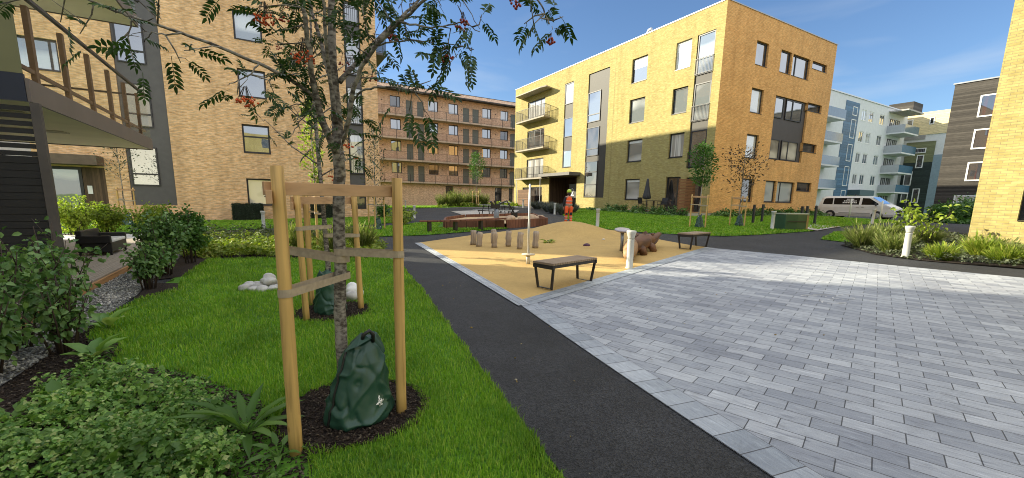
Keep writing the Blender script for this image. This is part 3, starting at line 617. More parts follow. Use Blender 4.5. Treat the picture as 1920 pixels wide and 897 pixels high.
for i, o in enumerate(ww): window(WB,'Y',VW,o,'g_sky' if i % 4 else 'g_blind',.04,(.5,),(),.12,'white')
mb = MB(); fbox(mb,'Y',VW,st[0]+.003,st[1]-.003,st[2]+.003,st[3]-.003,-.05,.1); mb.build('blue_cladding', M['blue_clad'], WB, world=True)
for z0, z1 in ((14.3,15.5),(11.2,13.8),(8.0,10.4),(4.5,7.3),(1.5,3.9)): window(WB,'Y',VW,(72.2,73.6,z0,z1),'g_sky',-.09,(),(),.1,'white',sill=False)
mb = MB(); mb.box(59.9,91.6,29.46,45.1,16.753,16.9); mb.build('roof_edge', M['galv'], WB, world=True)
mb = MB(); mb.box(70.5,73.5,33.5,37,16.9,18.9); mb.build('rooftop_unit', M['render_white'], WB, world=True)
for z in (3.95,6.95,9.95,12.95):
    mb = MB(); mb.box(84.3,89.8,27.35,VW-.003,z-.2,z); b_ = mb.build('balcony', M['render_white'], WB, world=True)
    mb = MB(); mb.box(84.3,84.38,27.35,VW-.003,z+.003,z+1.1); mb.build('side_panel', plain('light_grey_panel',(.42,.45,.47),.5,.05) if z < 4 else bpy.data.materials['light_grey_panel'], b_, world=True)
    mb = MB(); mb.box(84.383,89.8,27.35,27.42,z+.003,z+1.1); mb.build('front_panel', M['bluepane'], b_, world=True)
    mb = MB(); mb.box(59,66.6,27.9,VW-.003,z-.2,z); b_ = mb.build('balcony', M['render_white'], WB, world=True)
    mb = MB(); mb.box(59,66.6,27.9,27.95,z+.003,z+1.1); mb.build('front_panel', M['bluepane'], b_, world=True)
mb = MB(); mb.box(84.2,90.2,27.2,VW-.003,16.05,16.25); mb.build('balcony_roof', M['concrete'], WB, world=True)
for z in (1.2,4.0,7.0,10.0,13.0):
    for a in (85,87): window(WB,'Y',VW,(a,a+1.5,z+.1,z+2.2),'g_curtain',-.07,(.5,),(),.1,'frame','balcony_door',False)
mb = MB(); mb.box(74.3,79,28.0,VW-.003,3.2,4.0); mb.build('entrance_canopy', plain('teal_canopy',(.07,.12,.14),.5,.1), WB, world=True)

# ---- cream and green building at the far end
CB = thing('apartment_building', 'cream and dark green block between the white and the black buildings', 'building', (93,28,0))
xc = 93.0
mb = MB(); mb.quad((xc,34,-.2),(xc,34,16.8),(xc,16,16.8),(xc,16,-.2)); mb.quad((xc,16,-.2),(xc,16,16.8),(105,16,16.8),(105,16,-.2)); mb.quad((xc,34,16.8),(105,34,16.8),(105,16,16.8),(xc,16,16.8)); mb.build('wall', plain('white_cladding',(.72,.72,.70),.7,.05), CB, world=True)
mb = MB(); mb.box(xc-.12,xc-.003,16,34,13.3,16.82); mb.build('cream_cladding', boards('cream_boards',(.80,.66,.38),2,.25,.06), CB, world=True)
mb = MB(); mb.box(xc-.1,xc-.003,26.0,29.6,.2,8.9); mb.build('green_cladding', boards('dark_green_boards',(.035,.05,.045),2,.2,.2), CB, world=True)
mb = MB(); mb.box(xc-.1,xc-.003,26.0,29.6,8.903,12.2); mb.build('olive_cladding', boards('olive_boards',(.22,.23,.12),2,.2,.15), CB, world=True)
mb = MB(); mb.box(xc-.1,xc-.003,23.4,25.99,.2,10.0); mb.build('blue_cladding', plain('pale_blue_cladding',(.25,.33,.38),.7,.1), CB, world=True)
mb = MB(); mb.box(xc-.11,xc-.004,27.4,31.5,12.6,13.2); mb.build('grey_cladding', plain('mid_grey',(.3,.29,.27),.7,.1), CB, world=True)
for o, p in (((26.6,27.2,14.8,15.9),'g_dark'),((29.2,30,14.6,15.9),'g_sky'),((27,29.2,10.4,11.2),'g_dark'),((27.1,28.0,8.0,10.1),'g_dark'),((28.2,29.2,5.2,7.5),'g_dark'),((28.3,29.2,2.4,4.7),'g_dark'),((26.9,27.8,2.4,4.7),'g_dark')):
    window(CB,'X',xc-.12,o,p,-.06,(),(),.12,'white',sill=False)
mb = MB(); mb.box(95,99,30.2,33.5,16.8,19.2); mb.build('rooftop_hut', M['black_timber'], CB, world=True)

# ---- near building on the left: balconies with glass, underside over the terrace
NB = thing('apartment_building', 'near apartment building at the left edge with a glass fronted balcony overhead', 'building', (-5.9,18.3,0))
nbw = [(10,12.4,.3,2.5),(14,16.4,.3,2.5),(10,12.4,3.2,5.4),(14,16.4,3.2,5.4)]
mb = MB(); X0 = -5.9
def facadeP(mb, val, u0, u1, z0, z1, opens):   # facing +X
    us = sorted({u0,u1,*[o[0] for o in opens],*[o[1] for o in opens]}); zs = sorted({z0,z1,*[o[2] for o in opens],*[o[3] for o in opens]})
    for a, b in zip(us, us[1:]):
        for c, d in zip(zs, zs[1:]):
            if any(o[0] < (a+b)/2 < o[1] and o[2] < (c+d)/2 < o[3] for o in opens): continue
            mb.quad((val,a,c),(val,b,c),(val,b,d),(val,a,d))
facadeP(mb, X0, -16, 17.85, -.3, 10.4, nbw); mb.quad((X0,17.85,-.3),(-10,17.85,-.3),(-10,17.85,10.4),(X0,17.85,10.4)); mb.quad((-10,17.85,10.4),(-10,-16,10.4),(X0,-16,10.4),(X0,17.85,10.4)); mb.quad((-10,-16,-.3),(-10,-16,10.4),(-10,17.85,10.4),(-10,17.85,-.3))
mb.build('wall', plain('white_bounce_plaster', (.80,.78,.74), .85, .05, 1), NB, world=True)  # unseen wall kept thin, low and white to bounce and pass more light
for a, b, c, d in nbw:
    mb = MB(); mb.box(X0-.12,X0-.05,a,a+.07,c,d); mb.box(X0-.12,X0-.05,b-.07,b,c,d); mb.box(X0-.12,X0-.05,a+.07,b-.07,d-.07,d); mb.box(X0-.12,X0-.05,a+.07,b-.07,c,c+.07)
    w = mb.build('window', M['frame'], NB, world=True); mb = MB(); mb.quad((X0-.1,a,c),(X0-.1,b,c),(X0-.1,b,d),(X0-.1,a,d)); mb.build('pane', M['g_dark'], w, world=True)
M['soffit'] = plain('khaki_soffit', (.92,.87,.66), .7, .06, 1.2); M['soffit_shade'] = plain('soffit_shade_strip', (.5,.46,.33), .7, .06, 1.2)
M['navy'] = plain('navy_fascia', (.012,.018,.04), .4, .1); M['taupe'] = plain('taupe_fascia', (.15,.125,.115), .5, .08, 2); M['khakiscreen'] = plain('khaki_screen', (.17,.17,.085), .7, .1, 1.5)
M['brown_reflection'] = plain('brown_reflection_tone', (.17,.10,.06), .6, .15)
for lev, zb in enumerate((2.68, 5.72)):
    x1 = -2.6; y0, y1 = 8.12, 14.85
    mb = MB(); mb.box(X0+.003, x1-.04, y0+.04, y1-.03, zb, zb+.2); b_ = mb.build('balcony', M['soffit'], NB, world=True)
    mb = MB(); mb.box(x1-.037, x1, y0, y1, zb-.02, zb+.27); mb.box(X0+.01, x1-.04, y1-.027, y1, zb-.02, zb+.12); mb.build('fascia', M['taupe'], b_, world=True)
    mb = MB(); mb.box(X0+.01, x1-.04, y0-.01, y0+.037, zb-.02, zb+.32); mb.build('fascia', M['navy'], b_, world=True)
    mb = MB(); mb.box(X0+.01, x1-.05, y0-.005, y0+.03, zb+.323, zb+2.7); mb.build('end_screen', M['khakiscreen'], b_, world=True)
    mb = MB()
    for q in ((9.3,9.75),(11.7,12.1)): mb.box(X0+.3, x1-.5-.3*(q[0]>10), q[0], q[1], zb-.012, zb-.003)
    mb.build('soffit_shade_strip', M['soffit_shade'], b_, world=True)  # darker strips paint the shadow bands in light bounced onto the soffit
    mb = MB(); mb.quad((x1-.02,y0+.05,zb+.273),(x1-.02,y1-.02,zb+.273),(x1-.02,y1-.02,zb+1.33),(x1-.02,y0+.05,zb+1.33)); mb.quad((X0+.05,y1-.012,zb+.123),(x1-.04,y1-.012,zb+.123),(x1-.04,y1-.012,zb+1.33),(X0+.05,y1-.012,zb+1.33)); mb.build('glass_panel', M['clear'], b_, world=True)
    for k in range(6):
        mb = MB(); y = y0 + .55 + k*1.12; mb.box(x1-.13,x1-.07,y-.045,y+.045,zb+.2,zb+1.30); mb.build('reflection_post', M['brown_reflection'], b_, world=True)  # posts and rail stand in for brown timber reflections in the glass
    mb = MB(); mb.box(x1-.12,x1-.08,y0+.1,y1-.1,zb+.42,zb+.47); mb.build('reflection_rail', M['brown_reflection'], b_, world=True)
    mb = MB(); mb.box(x1-.05, x1+.005, y0+.03, y1+.005, zb+1.333, zb+1.375); mb.box(X0+.05, x1-.053, y1-.035, y1+.005, zb+1.333, zb+1.375); mb.build('handrail', M['darkmetal'], b_, world=True)
# yellow building behind the camera: only its light and its reflection in the windows is seen
SB = thing('apartment_building', 'sunlit yellow brick block reflected in the facade windows', 'building', (5,-36,0))
mb = MB(); mb.quad((-25,-36,-.3),(-25,-36,13),(38,-36,13),(38,-36,-.3)); mb.quad((-25,-50,13),(38,-50,13),(38,-36,13),(-25,-36,13)); mb.quad((38,-50,-.3),(38,-36,-.3),(38,-36,13),(38,-50,13)); mb.quad((-25,-36,-.3),(-25,-50,-.3),(-25,-50,13),(-25,-36,13)); mb.build('wall', M['brick_yellow'], SB, world=True)
for k in range(14):
    for z in (1.4,4.4,7.4,10.4):
        x = -22 + 4.3*k; mb = MB(); mb.box(x,x+1.5,-36.02,-35.96,z,z+1.7); mb.build('window', M['g_dark'], SB, world=True)
# ------------------------------------------------------------------ furniture and other things
M['stake'] = wood('pine_stake', (.56,.36,.13), 2, .6, .5, 26)
M['rail_wood'] = wood('pine_rail', (.52,.32,.18), 0, .7, .22, 22)
M['strap'] = plain('jute_strap', (.42,.34,.25), .9, .15, 30)
M['bagm'] = plain('green_bag_vinyl', (.020,.068,.046), .40, .10, 3, bmp=.22, bscale=12, spec=.5)
M['black'] = plain('black_plastic', (.012,.012,.013), .5, .2)
def groundz(x, y): return gz(x, y)

def strap_band(mb, stake, tree, z, w=.045, t=.006, rs=.052, rt=.05, side=1, dz=0.0):
    """band looped round a stake and the trunk"""
    a = Vector((stake[0], stake[1], z)); b = Vector((tree[0], tree[1], z+dz)); d = (b-a); d.z = 0; d.normalize(); n = Vector((-d.y, d.x, 0))
    def ring(c, r, a0, a1, k=9): return [c + (d*math.cos(t_) + n*math.sin(t_))*r for t_ in np.linspace(a0, a1, k)]
    loop = ring(a, rs, PI*.5, PI*1.5) + ring(b, rt, -PI*.5, PI*.5)
    m = len(loop); vs = []; 
    for p in loop: vs += [p+Vector((0,0,-w/2)), p+Vector((0,0,w/2))]
    mb.add(vs, [(2*i, 2*((i+1)%m), 2*((i+1)%m)+1, 2*i+1) for i in range(m)])
def tree_support(name, label, stakes, tree, H, rails, straps, r=.042, group='timber tree supports', mats=('stake','rail_wood'), plankh=.085):
    """stakes: ground points; rails: (i, j, z, overhang0, overhang1); straps: (i, z)"""
    x0, y0 = tree; z0 = gz(x0, y0); t = thing(name, label, 'tree support', (x0, y0, z0), 0, group)
    for i, (x, y, lx, ly) in enumerate(stakes):
        mb = MB(); h = H[i] if hasattr(H, '__len__') else H; zz = gz(x,y)-.05
        k = 8; pts = [(x+lx*s_/k, y+ly*s_/k, zz+(h+.05)*s_/k) for s_ in range(k+1)]
        mb.tube(pts, [r*(1.05-.08*s_/k)*random.uniform(.965,1.03) for s_ in range(k+1)], 14); mb.build('stake', M[mats[0]], t, True, True)
    def at(i, z): x, y, lx, ly = stakes[i]; h = H[i] if hasattr(H, '__len__') else H; f = z/h; return Vector((x+lx*f, y+ly*f, gz(x,y)+z))
    for i, j, z, o0, o1, off in rails:
        a = at(i, z); b = at(j, z); d = (b-a).normalized(); n = d.cross(Vector((0,0,1))).normalized()*off
        mb = MB(); mb.beam(a-d*o0+n, b+d*o1+n, .03, plankh); rl = mb.build('rail', M[mats[1]], t, world=True, bevel=.003)
        s_ = MB()
        for q in (a, b): s_.lathe([(.006,0),(.006,.004)], tuple(q+n*1.0+n.normalized()*.016), 8)
        s_.build('screw', M['darkmetal'], rl, world=True)
    for i, z, dz in straps:
        mb = MB(); p = at(i, z); strap_band(mb, (p.x,p.y), tree, p.z, rs=r+.004, dz=dz); mb.build('strap', M['strap'], t, world=True)
    return t
T1 = (.405,3.01); T2 = (.62,5.74)
tree_support('tree_support', 'pine stake frame around the nearest rowan tree, with crossbars and jute straps',
    [(.04,2.56,.008,.0),(.71,2.74,.012,.0),(.055,3.38,.0,.0)], T1, (1.66,1.63,1.6), [(0,1,1.545,.06,.05,-.045),(0,2,1.50,.09,.05,-.045)], [(0,.98,.0),(1,1.14,0),(2,1.13,-.04)], .0345, plankh=.07)
tree_support('tree_support', 'pine stake frame around the second rowan tree on the lawn, beside the white stones',
    [(.30,5.44,-.02,.0),(.97,5.66,-.03,.0),(.42,6.2,0,0)], T2, (1.55,1.55,1.5), [(0,1,1.44,.05,.06,-.05),(0,2,1.38,.08,.05,-.05)], [(0,1.12,0),(1,1.0,0)], .036)

# ---- green watering bags
def bag(name, label, loc, H=.66, R=.235, rz=0, detail=True):
    t = thing(name, label, 'watering bag', loc, rz, 'green watering bags round the tree trunks')
    from mathutils import noise
    nu, nv = 120, 70; V = np.zeros((nv, nu, 3))
    def surf(th, s):
        prof = float(np.interp(s, [0,.02,.08,.22,.5,.75,.9,1.0], [.90,1.03,1.08,1.0,.84,.70,.58,.40]))
        c_, s__ = math.cos(th), math.sin(th); p = Vector((c_*1.15, s__*1.15, s*2.3))
        w1 = abs(noise.noise(p*1.3 + Vector((3.1,7.2,.4)))); w2 = abs(noise.noise(p*2.4 + Vector((1.7,2.2,5.4)))); w3 = noise.noise(p*.9)
        r1 = (1-abs(math.sin(1.5*th - 3.2*s + 2.2*w3)))**3; r2 = (1-abs(math.sin(2.0*th + 4.1*s + 2.5*w1)))**3; r3 = (1-abs(math.sin(6.5*s + 1.6*math.sin(2*th) + w3)))**3
        fold = .13*r1 - .11*r2 + .05*r3*(1 if s < .95 else 0) + .05*w1 + .04*w2 - .05 + .05*w3
        k = prof*(1 + (fold if s > .01 else fold*.4))
        squash = 1 - .25*max(0, s-.75)/.25
        x = R*1.10*k*c_ + .06*s*R/.235; y = R*.88*k*s__*squash + .02*s
        z = H*(s + .08*max(0, math.cos(th-.3))*s**3 + .02*math.sin(4*th)*s)
        return x, y, z
    for j in range(nv):
        for i in range(nu): V[j,i] = surf(2*PI*i/nu, j/(nv-1))
    F = []
    for j in range(nv-1):
        for i in range(nu): F.append((j*nu+i, j*nu+(i+1)%nu, (j+1)*nu+(i+1)%nu, (j+1)*nu+i))
    mb = MB(); mb.add(V.reshape(-1,3), F + [tuple(range((nv-1)*nu, nv*nu))]); mb.build('bag_body', M['bagm'], t, True)
    # top flap and handle
    mb = MB(); top = [(-.10,-.05,H*.95),(-.02,-.085,H*1.0),(.09,-.07,H*1.06),(.15,.0,H*1.04),(.10,.07,H*1.03),(-.02,.08,H*.99)]; mb.add([tuple(np.array(p)*[R/.235,R/.235,1]) for p in top] + [(.04*R/.235,0,H*1.13)], [(0,1,6),(1,2,6),(2,3,6),(3,4,6),(4,5,6),(5,0,6)]); mb.build('top_flap', M['bagm'], t)
    mb = MB(); mb.tube([(.03,-.03,H*1.03),(.035,-.045,H*1.12),(.075,-.045,H*1.16),(.10,-.04,H*1.10),(.10,-.03,H*1.0)], .016*R/.235, 8); mb.build('handle', M['black'], t, True)
    mb = MB(); pts = []
    for s in np.linspace(.02,.9,14): x, y, z = surf(PI+.35, s); pts.append((float(x)*1.02, float(y)*1.02-.002, float(z)))
    mb.tube(pts, .008, 6); mb.build('zip', M['black'], t, True)
    if detail:
        mb = MB(); rg = random.Random(3); N_ = 15; cth, cs = -PI/2 + .42, .28
        def pp(i, j): x, y, z = surf(cth + (i/N_-.5)*.34, cs + (j/N_-.5)*.16); q = Vector((x-.01,y,0)).normalized()*.004; return (x+q.x, y+q.y, z)
        for i in range(N_):
            for j in range(N_):
                dx_, dy_ = (i+.5)/N_-.5, (j+.5)/N_-.5; r_ = math.hypot(dx_, dy_); an = math.atan2(dy_, dx_)
                if r_ < .26 + .10*math.sin(4*an+.6) + .10*math.sin(7*an+2) + .06*math.sin(13*an) and rg.random() < .86: mb.quad(pp(i,j), pp(i+1,j), pp(i+1,j+1), pp(i,j+1))
        mb.build('white_print', M['white'], t)
    return t
bg1 = bag('watering_bag', 'large crumpled green watering bag at the foot of the nearest rowan tree', (.44,2.80,gz(.44,2.8)+.02), .53, .198, .1)
def bag2(loc, label, s=1.0, rz=0): return dup(bg1, loc, rz, label, s)
bag2((.60,5.66,.03), 'green watering bag at the foot of the second rowan tree, between its stakes', .95, 2.2)

# ---- benches
def bench(loc, rz, label):
    t = thing('bench', label, 'bench', loc, rz, 'backless slatted benches by the play area'); L, W, H = 1.22, .44, .44
    sl = MB(); n = 20
    for k in range(n):
        x = -L/2 + (k+.5)*L/n; sl.box(x-L/n/2+.004, x+L/n/2-.004, -W/2, W/2, H-.035, H)
    sl.build('seat', M['bench_wood'], t, bevel=.003)
    fr = MB()
    for y in (-W/2+.03, W/2-.03): fr.box(-L/2+.02, L/2-.02, y-.02, y+.02, H-.085, H-.038)
    fr.box(-L/2+.0, -L/2+.02, -W/2+.005, W/2-.005, H-.10, H-.038); fr.box(L/2-.02, L/2-.0, -W/2+.005, W/2-.005, H-.10, H-.038); fr.build('frame', M['darkmetal'], t)
    for s in (-1, 1):
        lg = MB(); x = s*(L/2-.035)
        for yy in (-1, 1): lg.beam((x, yy*(W/2-.02), H-.04), (x-s*.03, yy*(W/2-.075), 0), .045, .02, (1,0,0))
        lg.beam((x-s*.03, -W/2+.08, .012), (x-s*.03, W/2-.08, .012), .04, .012); lg.build('leg', M['darkmetal'], t)
    return t
M['bench_wood'] = wood('weathered_slats', (.30,.22,.15), 1, .7, .3, 26)
bench((4.36,5.66,gz(4.4,5.6)+.012), math.atan2(.31,1.2), 'slatted bench nearest the camera, on the play surface by its front corner')
bench((10.5,7.72,gz(10.5,7.7)+.012), math.atan2(.3,1.2), 'slatted bench at the far corner of the play surface, beyond the crocodile')

# ---- bollard lights
def bollard(loc, label, scale=1, head=True):
    t = thing('bollard_light', label, 'bollard', loc, random.uniform(0,6), 'pale bollard lights along the paths')
    mb = MB(); mb.lathe([(.085,0),(.085,.02),(.072,.03),(.070,.60),(.074,.62)], n=20); mb.build('post', M['bollard'], t, True)
    mb = MB(); mb.lathe([(.066,.622),(.07,.66),(.086,.72),(.10,.76),(.10,.79),(.09,.80),(.02,.803)], n=20); mb.build('lamp_head', M['bollard'], t, True)
    t.scale = (scale,)*3; return t
bol0 = bollard((6.5,6.27,gz(6.5,6.27)), 'pale bollard light in front of the wooden crocodile')
for x, y, lb in ((11.95,13.48,'bollard light on the lawn right of the worker in orange'),(18.63,9.94,'bollard light beside the green cabinet'),(13.99,4.11,'tall pale bollard light in front of the flowering bed at the right'),
                 (-.26,20.72,'bollard light before the tan brick wall, left of the nearest stakes'),(7.54,24.83,'bollard light at the far path, just right of the nearest right hand stake'),(11.3,40.0,'bollard light in front of the red brown ground floor wall, left of the entrance door'),
                 (20.5,33.5,'bollard light left of the yellow building entrance'),(16.36,22.7,'bollard light at the end of the lavender mound, left of the worker')):
    dup(bol0, (x,y,gz(x,y)+.01), 0, lb, .95 if y > 20 else 1)
wb = bollard((28.6,10.02,gz(28.6,10)+.01), 'short slanted white bollard on the grass in front of the van', 1.0); wb.rotation_euler = (0,.12,0)

# ---- wooden play posts, spinner pole, toadstool table
M['robinia'] = wood('grey_robinia', (.37,.30,.235), 2, .85, .35, 18)
px = [(5.16,11.22,.42,.02,.0),(5.15,10.80,.40,.05,.01),(5.85,11.24,.42,.01,0),(5.44,10.4,.44,-.01,.01),(5.89,10.4,.44,.02,0),(5.9,9.78,.45,.04,.01),(6.4,9.75,.46,.03,.01)]
plab = ['leftmost wooden play post, half hidden','leaning second play post from the left, in front of the leftmost one','third play post from the left, behind another','play post in front, fourth from the left','middle play post standing alone, fifth from the left','shorter play post just left of the spinner pole','play post at the right end, right of the spinner pole']
for (x, y, h, lx, ly), lb in zip(px, plab):
    rg = random.Random(int(x*100+y)); t = thing('play_post', 'grey '+lb, 'wooden post', (x,y,gz(x,y)+.01), 0, 'wooden play posts on the play surface'); mb = MB(); mb.tube([(lx*k/6+rg.uniform(-.01,.01), ly*k/6+rg.uniform(-.01,.01), h*k/6) for k in range(7)], [.085*rg.uniform(.88,1.1) for k in range(7)], 12); mb.build('post', M['robinia'], t, True)
t = thing('spinner_pole', 'thin galvanised standing spinner pole with a round foot plate on the play surface', 'play equipment', (4.87,7.69,gz(4.87,7.69)+.01))
mb = MB(); mb.lathe([(.028,.235),(.026,.9),(.022,.95),(.022,1.72),(.01,1.735)], n=14); mb.build('pole', M['galv'], t, True)
mb = MB(); mb.lathe([(.02,.20),(.145,.20),(.15,.212),(.145,.225),(.03,.234)], n=28); mb.build('foot_plate', plain('beige_plate',(.55,.47,.34),.6,.1), t, True)
mb = MB(); mb.lathe([(.045,0),(.045,.19),(.03,.199)], n=14); mb.build('base', M['galv'], t, True)
t = thing('play_stool', 'grey toadstool like play seat with a slanted oval top behind the bollard light', 'play equipment', (8.13,8.17,gz(8.13,8.17)+.01))
mb = MB(); mb.tube([(0,0,0),(.01,0,.25),(0,0,.52)], [.05,.04,.05], 12); mb.build('stem', M['metal'], t, True)
mb = MB(); mb.lathe([(.02,-.05),(.16,-.03),(.21,.0),(.205,.03),(.17,.04),(.02,.035)], n=24); o = mb.build('seat', plain('lilac_grey',(.40,.37,.40),.35,.1), t, True); o.location = (0,0,.56); o.rotation_euler = (rad(8), rad(-6), 0)

# ---- carved crocodile
M['croc'] = wood('carved_log', (.15,.075,.042), 0, .5, .55, 9)
M['croc2'] = wood('carved_log_light', (.32,.19,.095), 0, .55, .45, 9)
t = thing('crocodile_sculpture', 'crocodile carved from brown logs, lying on the play surface behind the bollard light', 'sculpture', (8.35,7.75,gz(8.35,7.75)+.01), math.atan2(1.35,2.95))
def loft(path, secs, n=16, rough=.05, seed=1):
    rg = random.Random(seed); vs = []; fs = []
    for (x, y, z), (ry, rz_) in zip(path, secs):
        for k in range(n):
            a = 2*PI*k/n; w = 1 + rg.uniform(-rough, rough); vs.append((x, y + ry*math.cos(a)*w, z + rz_*math.sin(a)*w))
    m = len(path)
    for i in range(m-1):
        for k in range(n): fs.append((i*n+k, i*n+(k+1)%n, (i+1)*n+(k+1)%n, (i+1)*n+k))
    return MB().add(vs, fs + [tuple(range(n))[::-1], tuple((m-1)*n+k for k in range(n))])
loft([(-1.68,-.30,.10),(-1.58,-.28,.13),(-1.25,-.20,.17),(-.95,-.10,.20),(-.66,-.02,.22),(-.56,0,.22)], [(.08,.09),(.13,.13),(.17,.17),(.185,.20),(.18,.20),(.14,.16)], 16, .07).build('tail', M['croc2'], t, True)
loft([(-.62,0,.24),(-.5,0,.24),(-.2,.02,.25),(.2,.03,.26),(.5,.03,.26),(.68,.03,.26)], [(.14,.14),(.20,.20),(.23,.22),(.23,.22),(.20,.19),(.15,.14)], 16, .08, 2).build('body', M['croc'], t, True)
hd = loft([(.60,.03,.26),(.72,.03,.28),(.95,.03,.30),(1.2,.03,.31),(1.5,.03,.35),(1.8,.03,.40),(1.88,.03,.41)], [(.13,.13),(.19,.17),(.17,.14),(.13,.10),(.10,.07),(.075,.05),(.045,.03)], 16, .06, 3).build('head', M['croc'], t, True)
loft([(.9,.03,.14),(1.15,.03,.16),(1.5,.03,.23),(1.7,.03,.29)], [(.12,.07),(.11,.05),(.08,.04),(.05,.025)], 14, .05, 4).build('lower_jaw', M['croc'], t, True)
e = MB(); [e.lathe([(.045,0),(.045,.03),(.03,.06),(.005,.07)], (.88,.03+s*.09,.415), 10) for s in (-1,1)]; e.build('eye', M['croc'], hd, True)
for x, s in ((-.38,-1),(.42,-1),(-.38,1),(.42,1)):
    mb = MB(); mb.tube([(x,s*.10,.20),(x+.02,s*.21,.13),(x+.04,s*.235,.0)], [.10,.095,.09], 10); mb.tube([(x+.04,s*.235,.04),(x+.17,s*.25,.03)], [.07,.05], 8); mb.build('leg', M['croc'], t, True)
mb = MB()
for k in range(9): x = -.5+.13*k; z = .475 + .03*math.sin(k); mb.add([(x-.05,-.03,z-.03),(x+.05,-.03,z-.03),(x+.05,.08,z-.03),(x-.05,.08,z-.03),(x,.025,z+.05)],[(0,1,4),(1,2,4),(2,3,4),(3,0,4)])
mb.build('back_ridge', M['croc'], t)

# ---- timber edged sandpit with bench board, sand toys
M['corten'] = boards('red_timber_edge', (.20,.085,.05), 3, .16, .25, .7)
PIT = [(10.7,15.4),(8.55,15.35),(6.3,16.6),(7.3,19.0),(9.0,20.6),(12.6,19.6)]
t = thing('sandpit', 'raised sandpit with a red brown timber edge beyond the wooden posts', 'sandpit', (9.2,17.6,gz(9.2,17.6)))
for a, b in zip(PIT, PIT[1:] + PIT[:1]):
    a = Vector((*a, gz(*a)-.05)); b = Vector((*b, gz(*b)-.05)); d = (b-a); L = d.length; d.normalize(); mb = MB(); mb.beam(a+d*.045+Vector((0,0,.20)), b-d*.045+Vector((0,0,.20)), .085, .40); mb.build('edge_board', M['corten'], t, world=True, bevel=.006)
o = sheet('sand', PIT, .2, M['planter'], .4, g, None); o.parent = t; o.location = -t.location
t = thing('bench', 'low curved timber bench board on black legs, left of the sandpit edge', 'bench', (6.2,15.4,gz(6.2,15.4)))
mb = MB(); cv = [(5.0,15.75),(5.7,15.38),(6.4,15.2),(7.2,15.15),(8.4,15.18)]
for a, b in zip(cv, cv[1:]): mb.beam((*a, gz(*a)+.43), (*b, gz(*b)+.43), .34, .06)
mb.build('seat', M['corten'], t, world=True)
for x, y in ((5.3,15.55),(6.25,15.25),(7.3,15.15)):
    mb = MB(); mb.box(x-.05,x+.05,y-.12,y+.12,gz(x,y)-.02,gz(x,y)+.397); mb.build('leg', M['darkmetal'], t, world=True)
M['boulder'] = plain('pale_boulder', (.46,.33,.22), .85, .3, 5, bmp=.4)
def rock(name, label, cat, loc, r, m, seed, group=None):
    rg = np.random.default_rng(seed); bm = bmesh.new(); bmesh.ops.create_icosphere(bm, subdivisions=3, radius=1)
    ax = rg.uniform(-1,1,(5,3))
    for v in bm.verts:
        p = np.array(v.co); k = 1 + sum(.09*math.sin(3*float(p@a)+i) for i, a in enumerate(ax)); v.co = Vector((p[0]*r[0]*k, p[1]*r[1]*k, p[2]*r[2]*k))
    me = bpy.data.meshes.new(name); bm.to_mesh(me); bm.free(); o = finish(name, me, m, None, True); o.location = loc; return tag(o, label, cat, group)
for i, (x, y, r, wh) in enumerate(((8.35,17.2,.26,'leftmost'),(8.75,17.0,.2,'second from the left'),(9.7,17.0,.28,'near the toy crane foot, third from the left'),(10.4,17.1,.2,'small one right of the toy crane'),(11.0,17.0,.33,'largest, right half'),(11.6,17.3,.22,'rightmost'))):
    rock('boulder', f'pale orange boulder lying in the sandpit, {wh}', 'boulder', (x,y,gz(x,y)+.24), (r,r*.8,r*.55), M['boulder'], i, 'boulders in the sandpit')
t = thing('sand_digger', 'black metal toy digger with an angled arm standing in the sandpit', 'play equipment', (9.3,17.6,gz(9.3,17.6)+.2))
mb = MB(); mb.lathe([(.14,0),(.12,.35),(.1,.5)], n=12); mb.build('base', plain('blue_grey_steel',(.25,.29,.35),.5,.1), t, True)
mb = MB(); mb.tube([(0,0,.5),(0,0,.68),(.5,-.1,.9),(.85,-.2,.35)], [.05,.05,.035,.03], 8); mb.build('arm', M['black'], t, True)
mb = MB(); mb.box(-.25,.12,-.12,.12,.55,.72); mb.beam((-.2,0,.7),(-.32,0,.86),.16,.05); mb.beam((-.05,0,.7),(-.1,0,.9),.05,.05); mb.build('seat', M['black'], t)
mb = MB(); mb.prism([(.75,-.32),(.98,-.32),(.98,-.08),(.75,-.08)],.12,.36); mb.build('bucket', M['black'], t)
# picnic table on the concrete pad
def picnic(loc, rz, label):
    t = thing('picnic_table', label, 'table', loc, rz, 'slim grey picnic tables on the concrete pad')
    mb = MB(); [mb.box(-.9,.9,y-.11,y+.11,.72,.75) for y in (-.26,0,.26)]; mb.build('tabletop', M['galv'], t)
    for s in (-1,1):
        mb = MB(); [mb.box(-.9,.9,s*.72-.13+.14*k,s*.72-.01+.14*k,.43,.46) for k in (0,1)]; mb.build('seat', M['galv'], t)
        mb = MB(); mb.tube([(s*.65,-.62,.43),(s*.65,-.4,.0)],.025,8); mb.tube([(s*.65,.62,.43),(s*.65,.4,.0)],.025,8); mb.tube([(s*.65,-.35,0),(s*.65,-.2,.72)],.025,8); mb.tube([(s*.65,.35,0),(s*.65,.2,.72)],.025,8); mb.tube([(s*.65,-.66,.41),(s*.65,.66,.41)],.025,8); mb.build('leg', M['darkmetal'], t, True)
    return t
pt = picnic((11.4,21.9,gz(11.4,21.9)+.02), .3, 'slim grey picnic table at the near corner of the concrete pad, behind the sandpit')
dup(pt, (14.6,26.2,gz(14.6,26.2)+.02), 1.0, 'slim grey picnic table standing further back on the concrete pad')

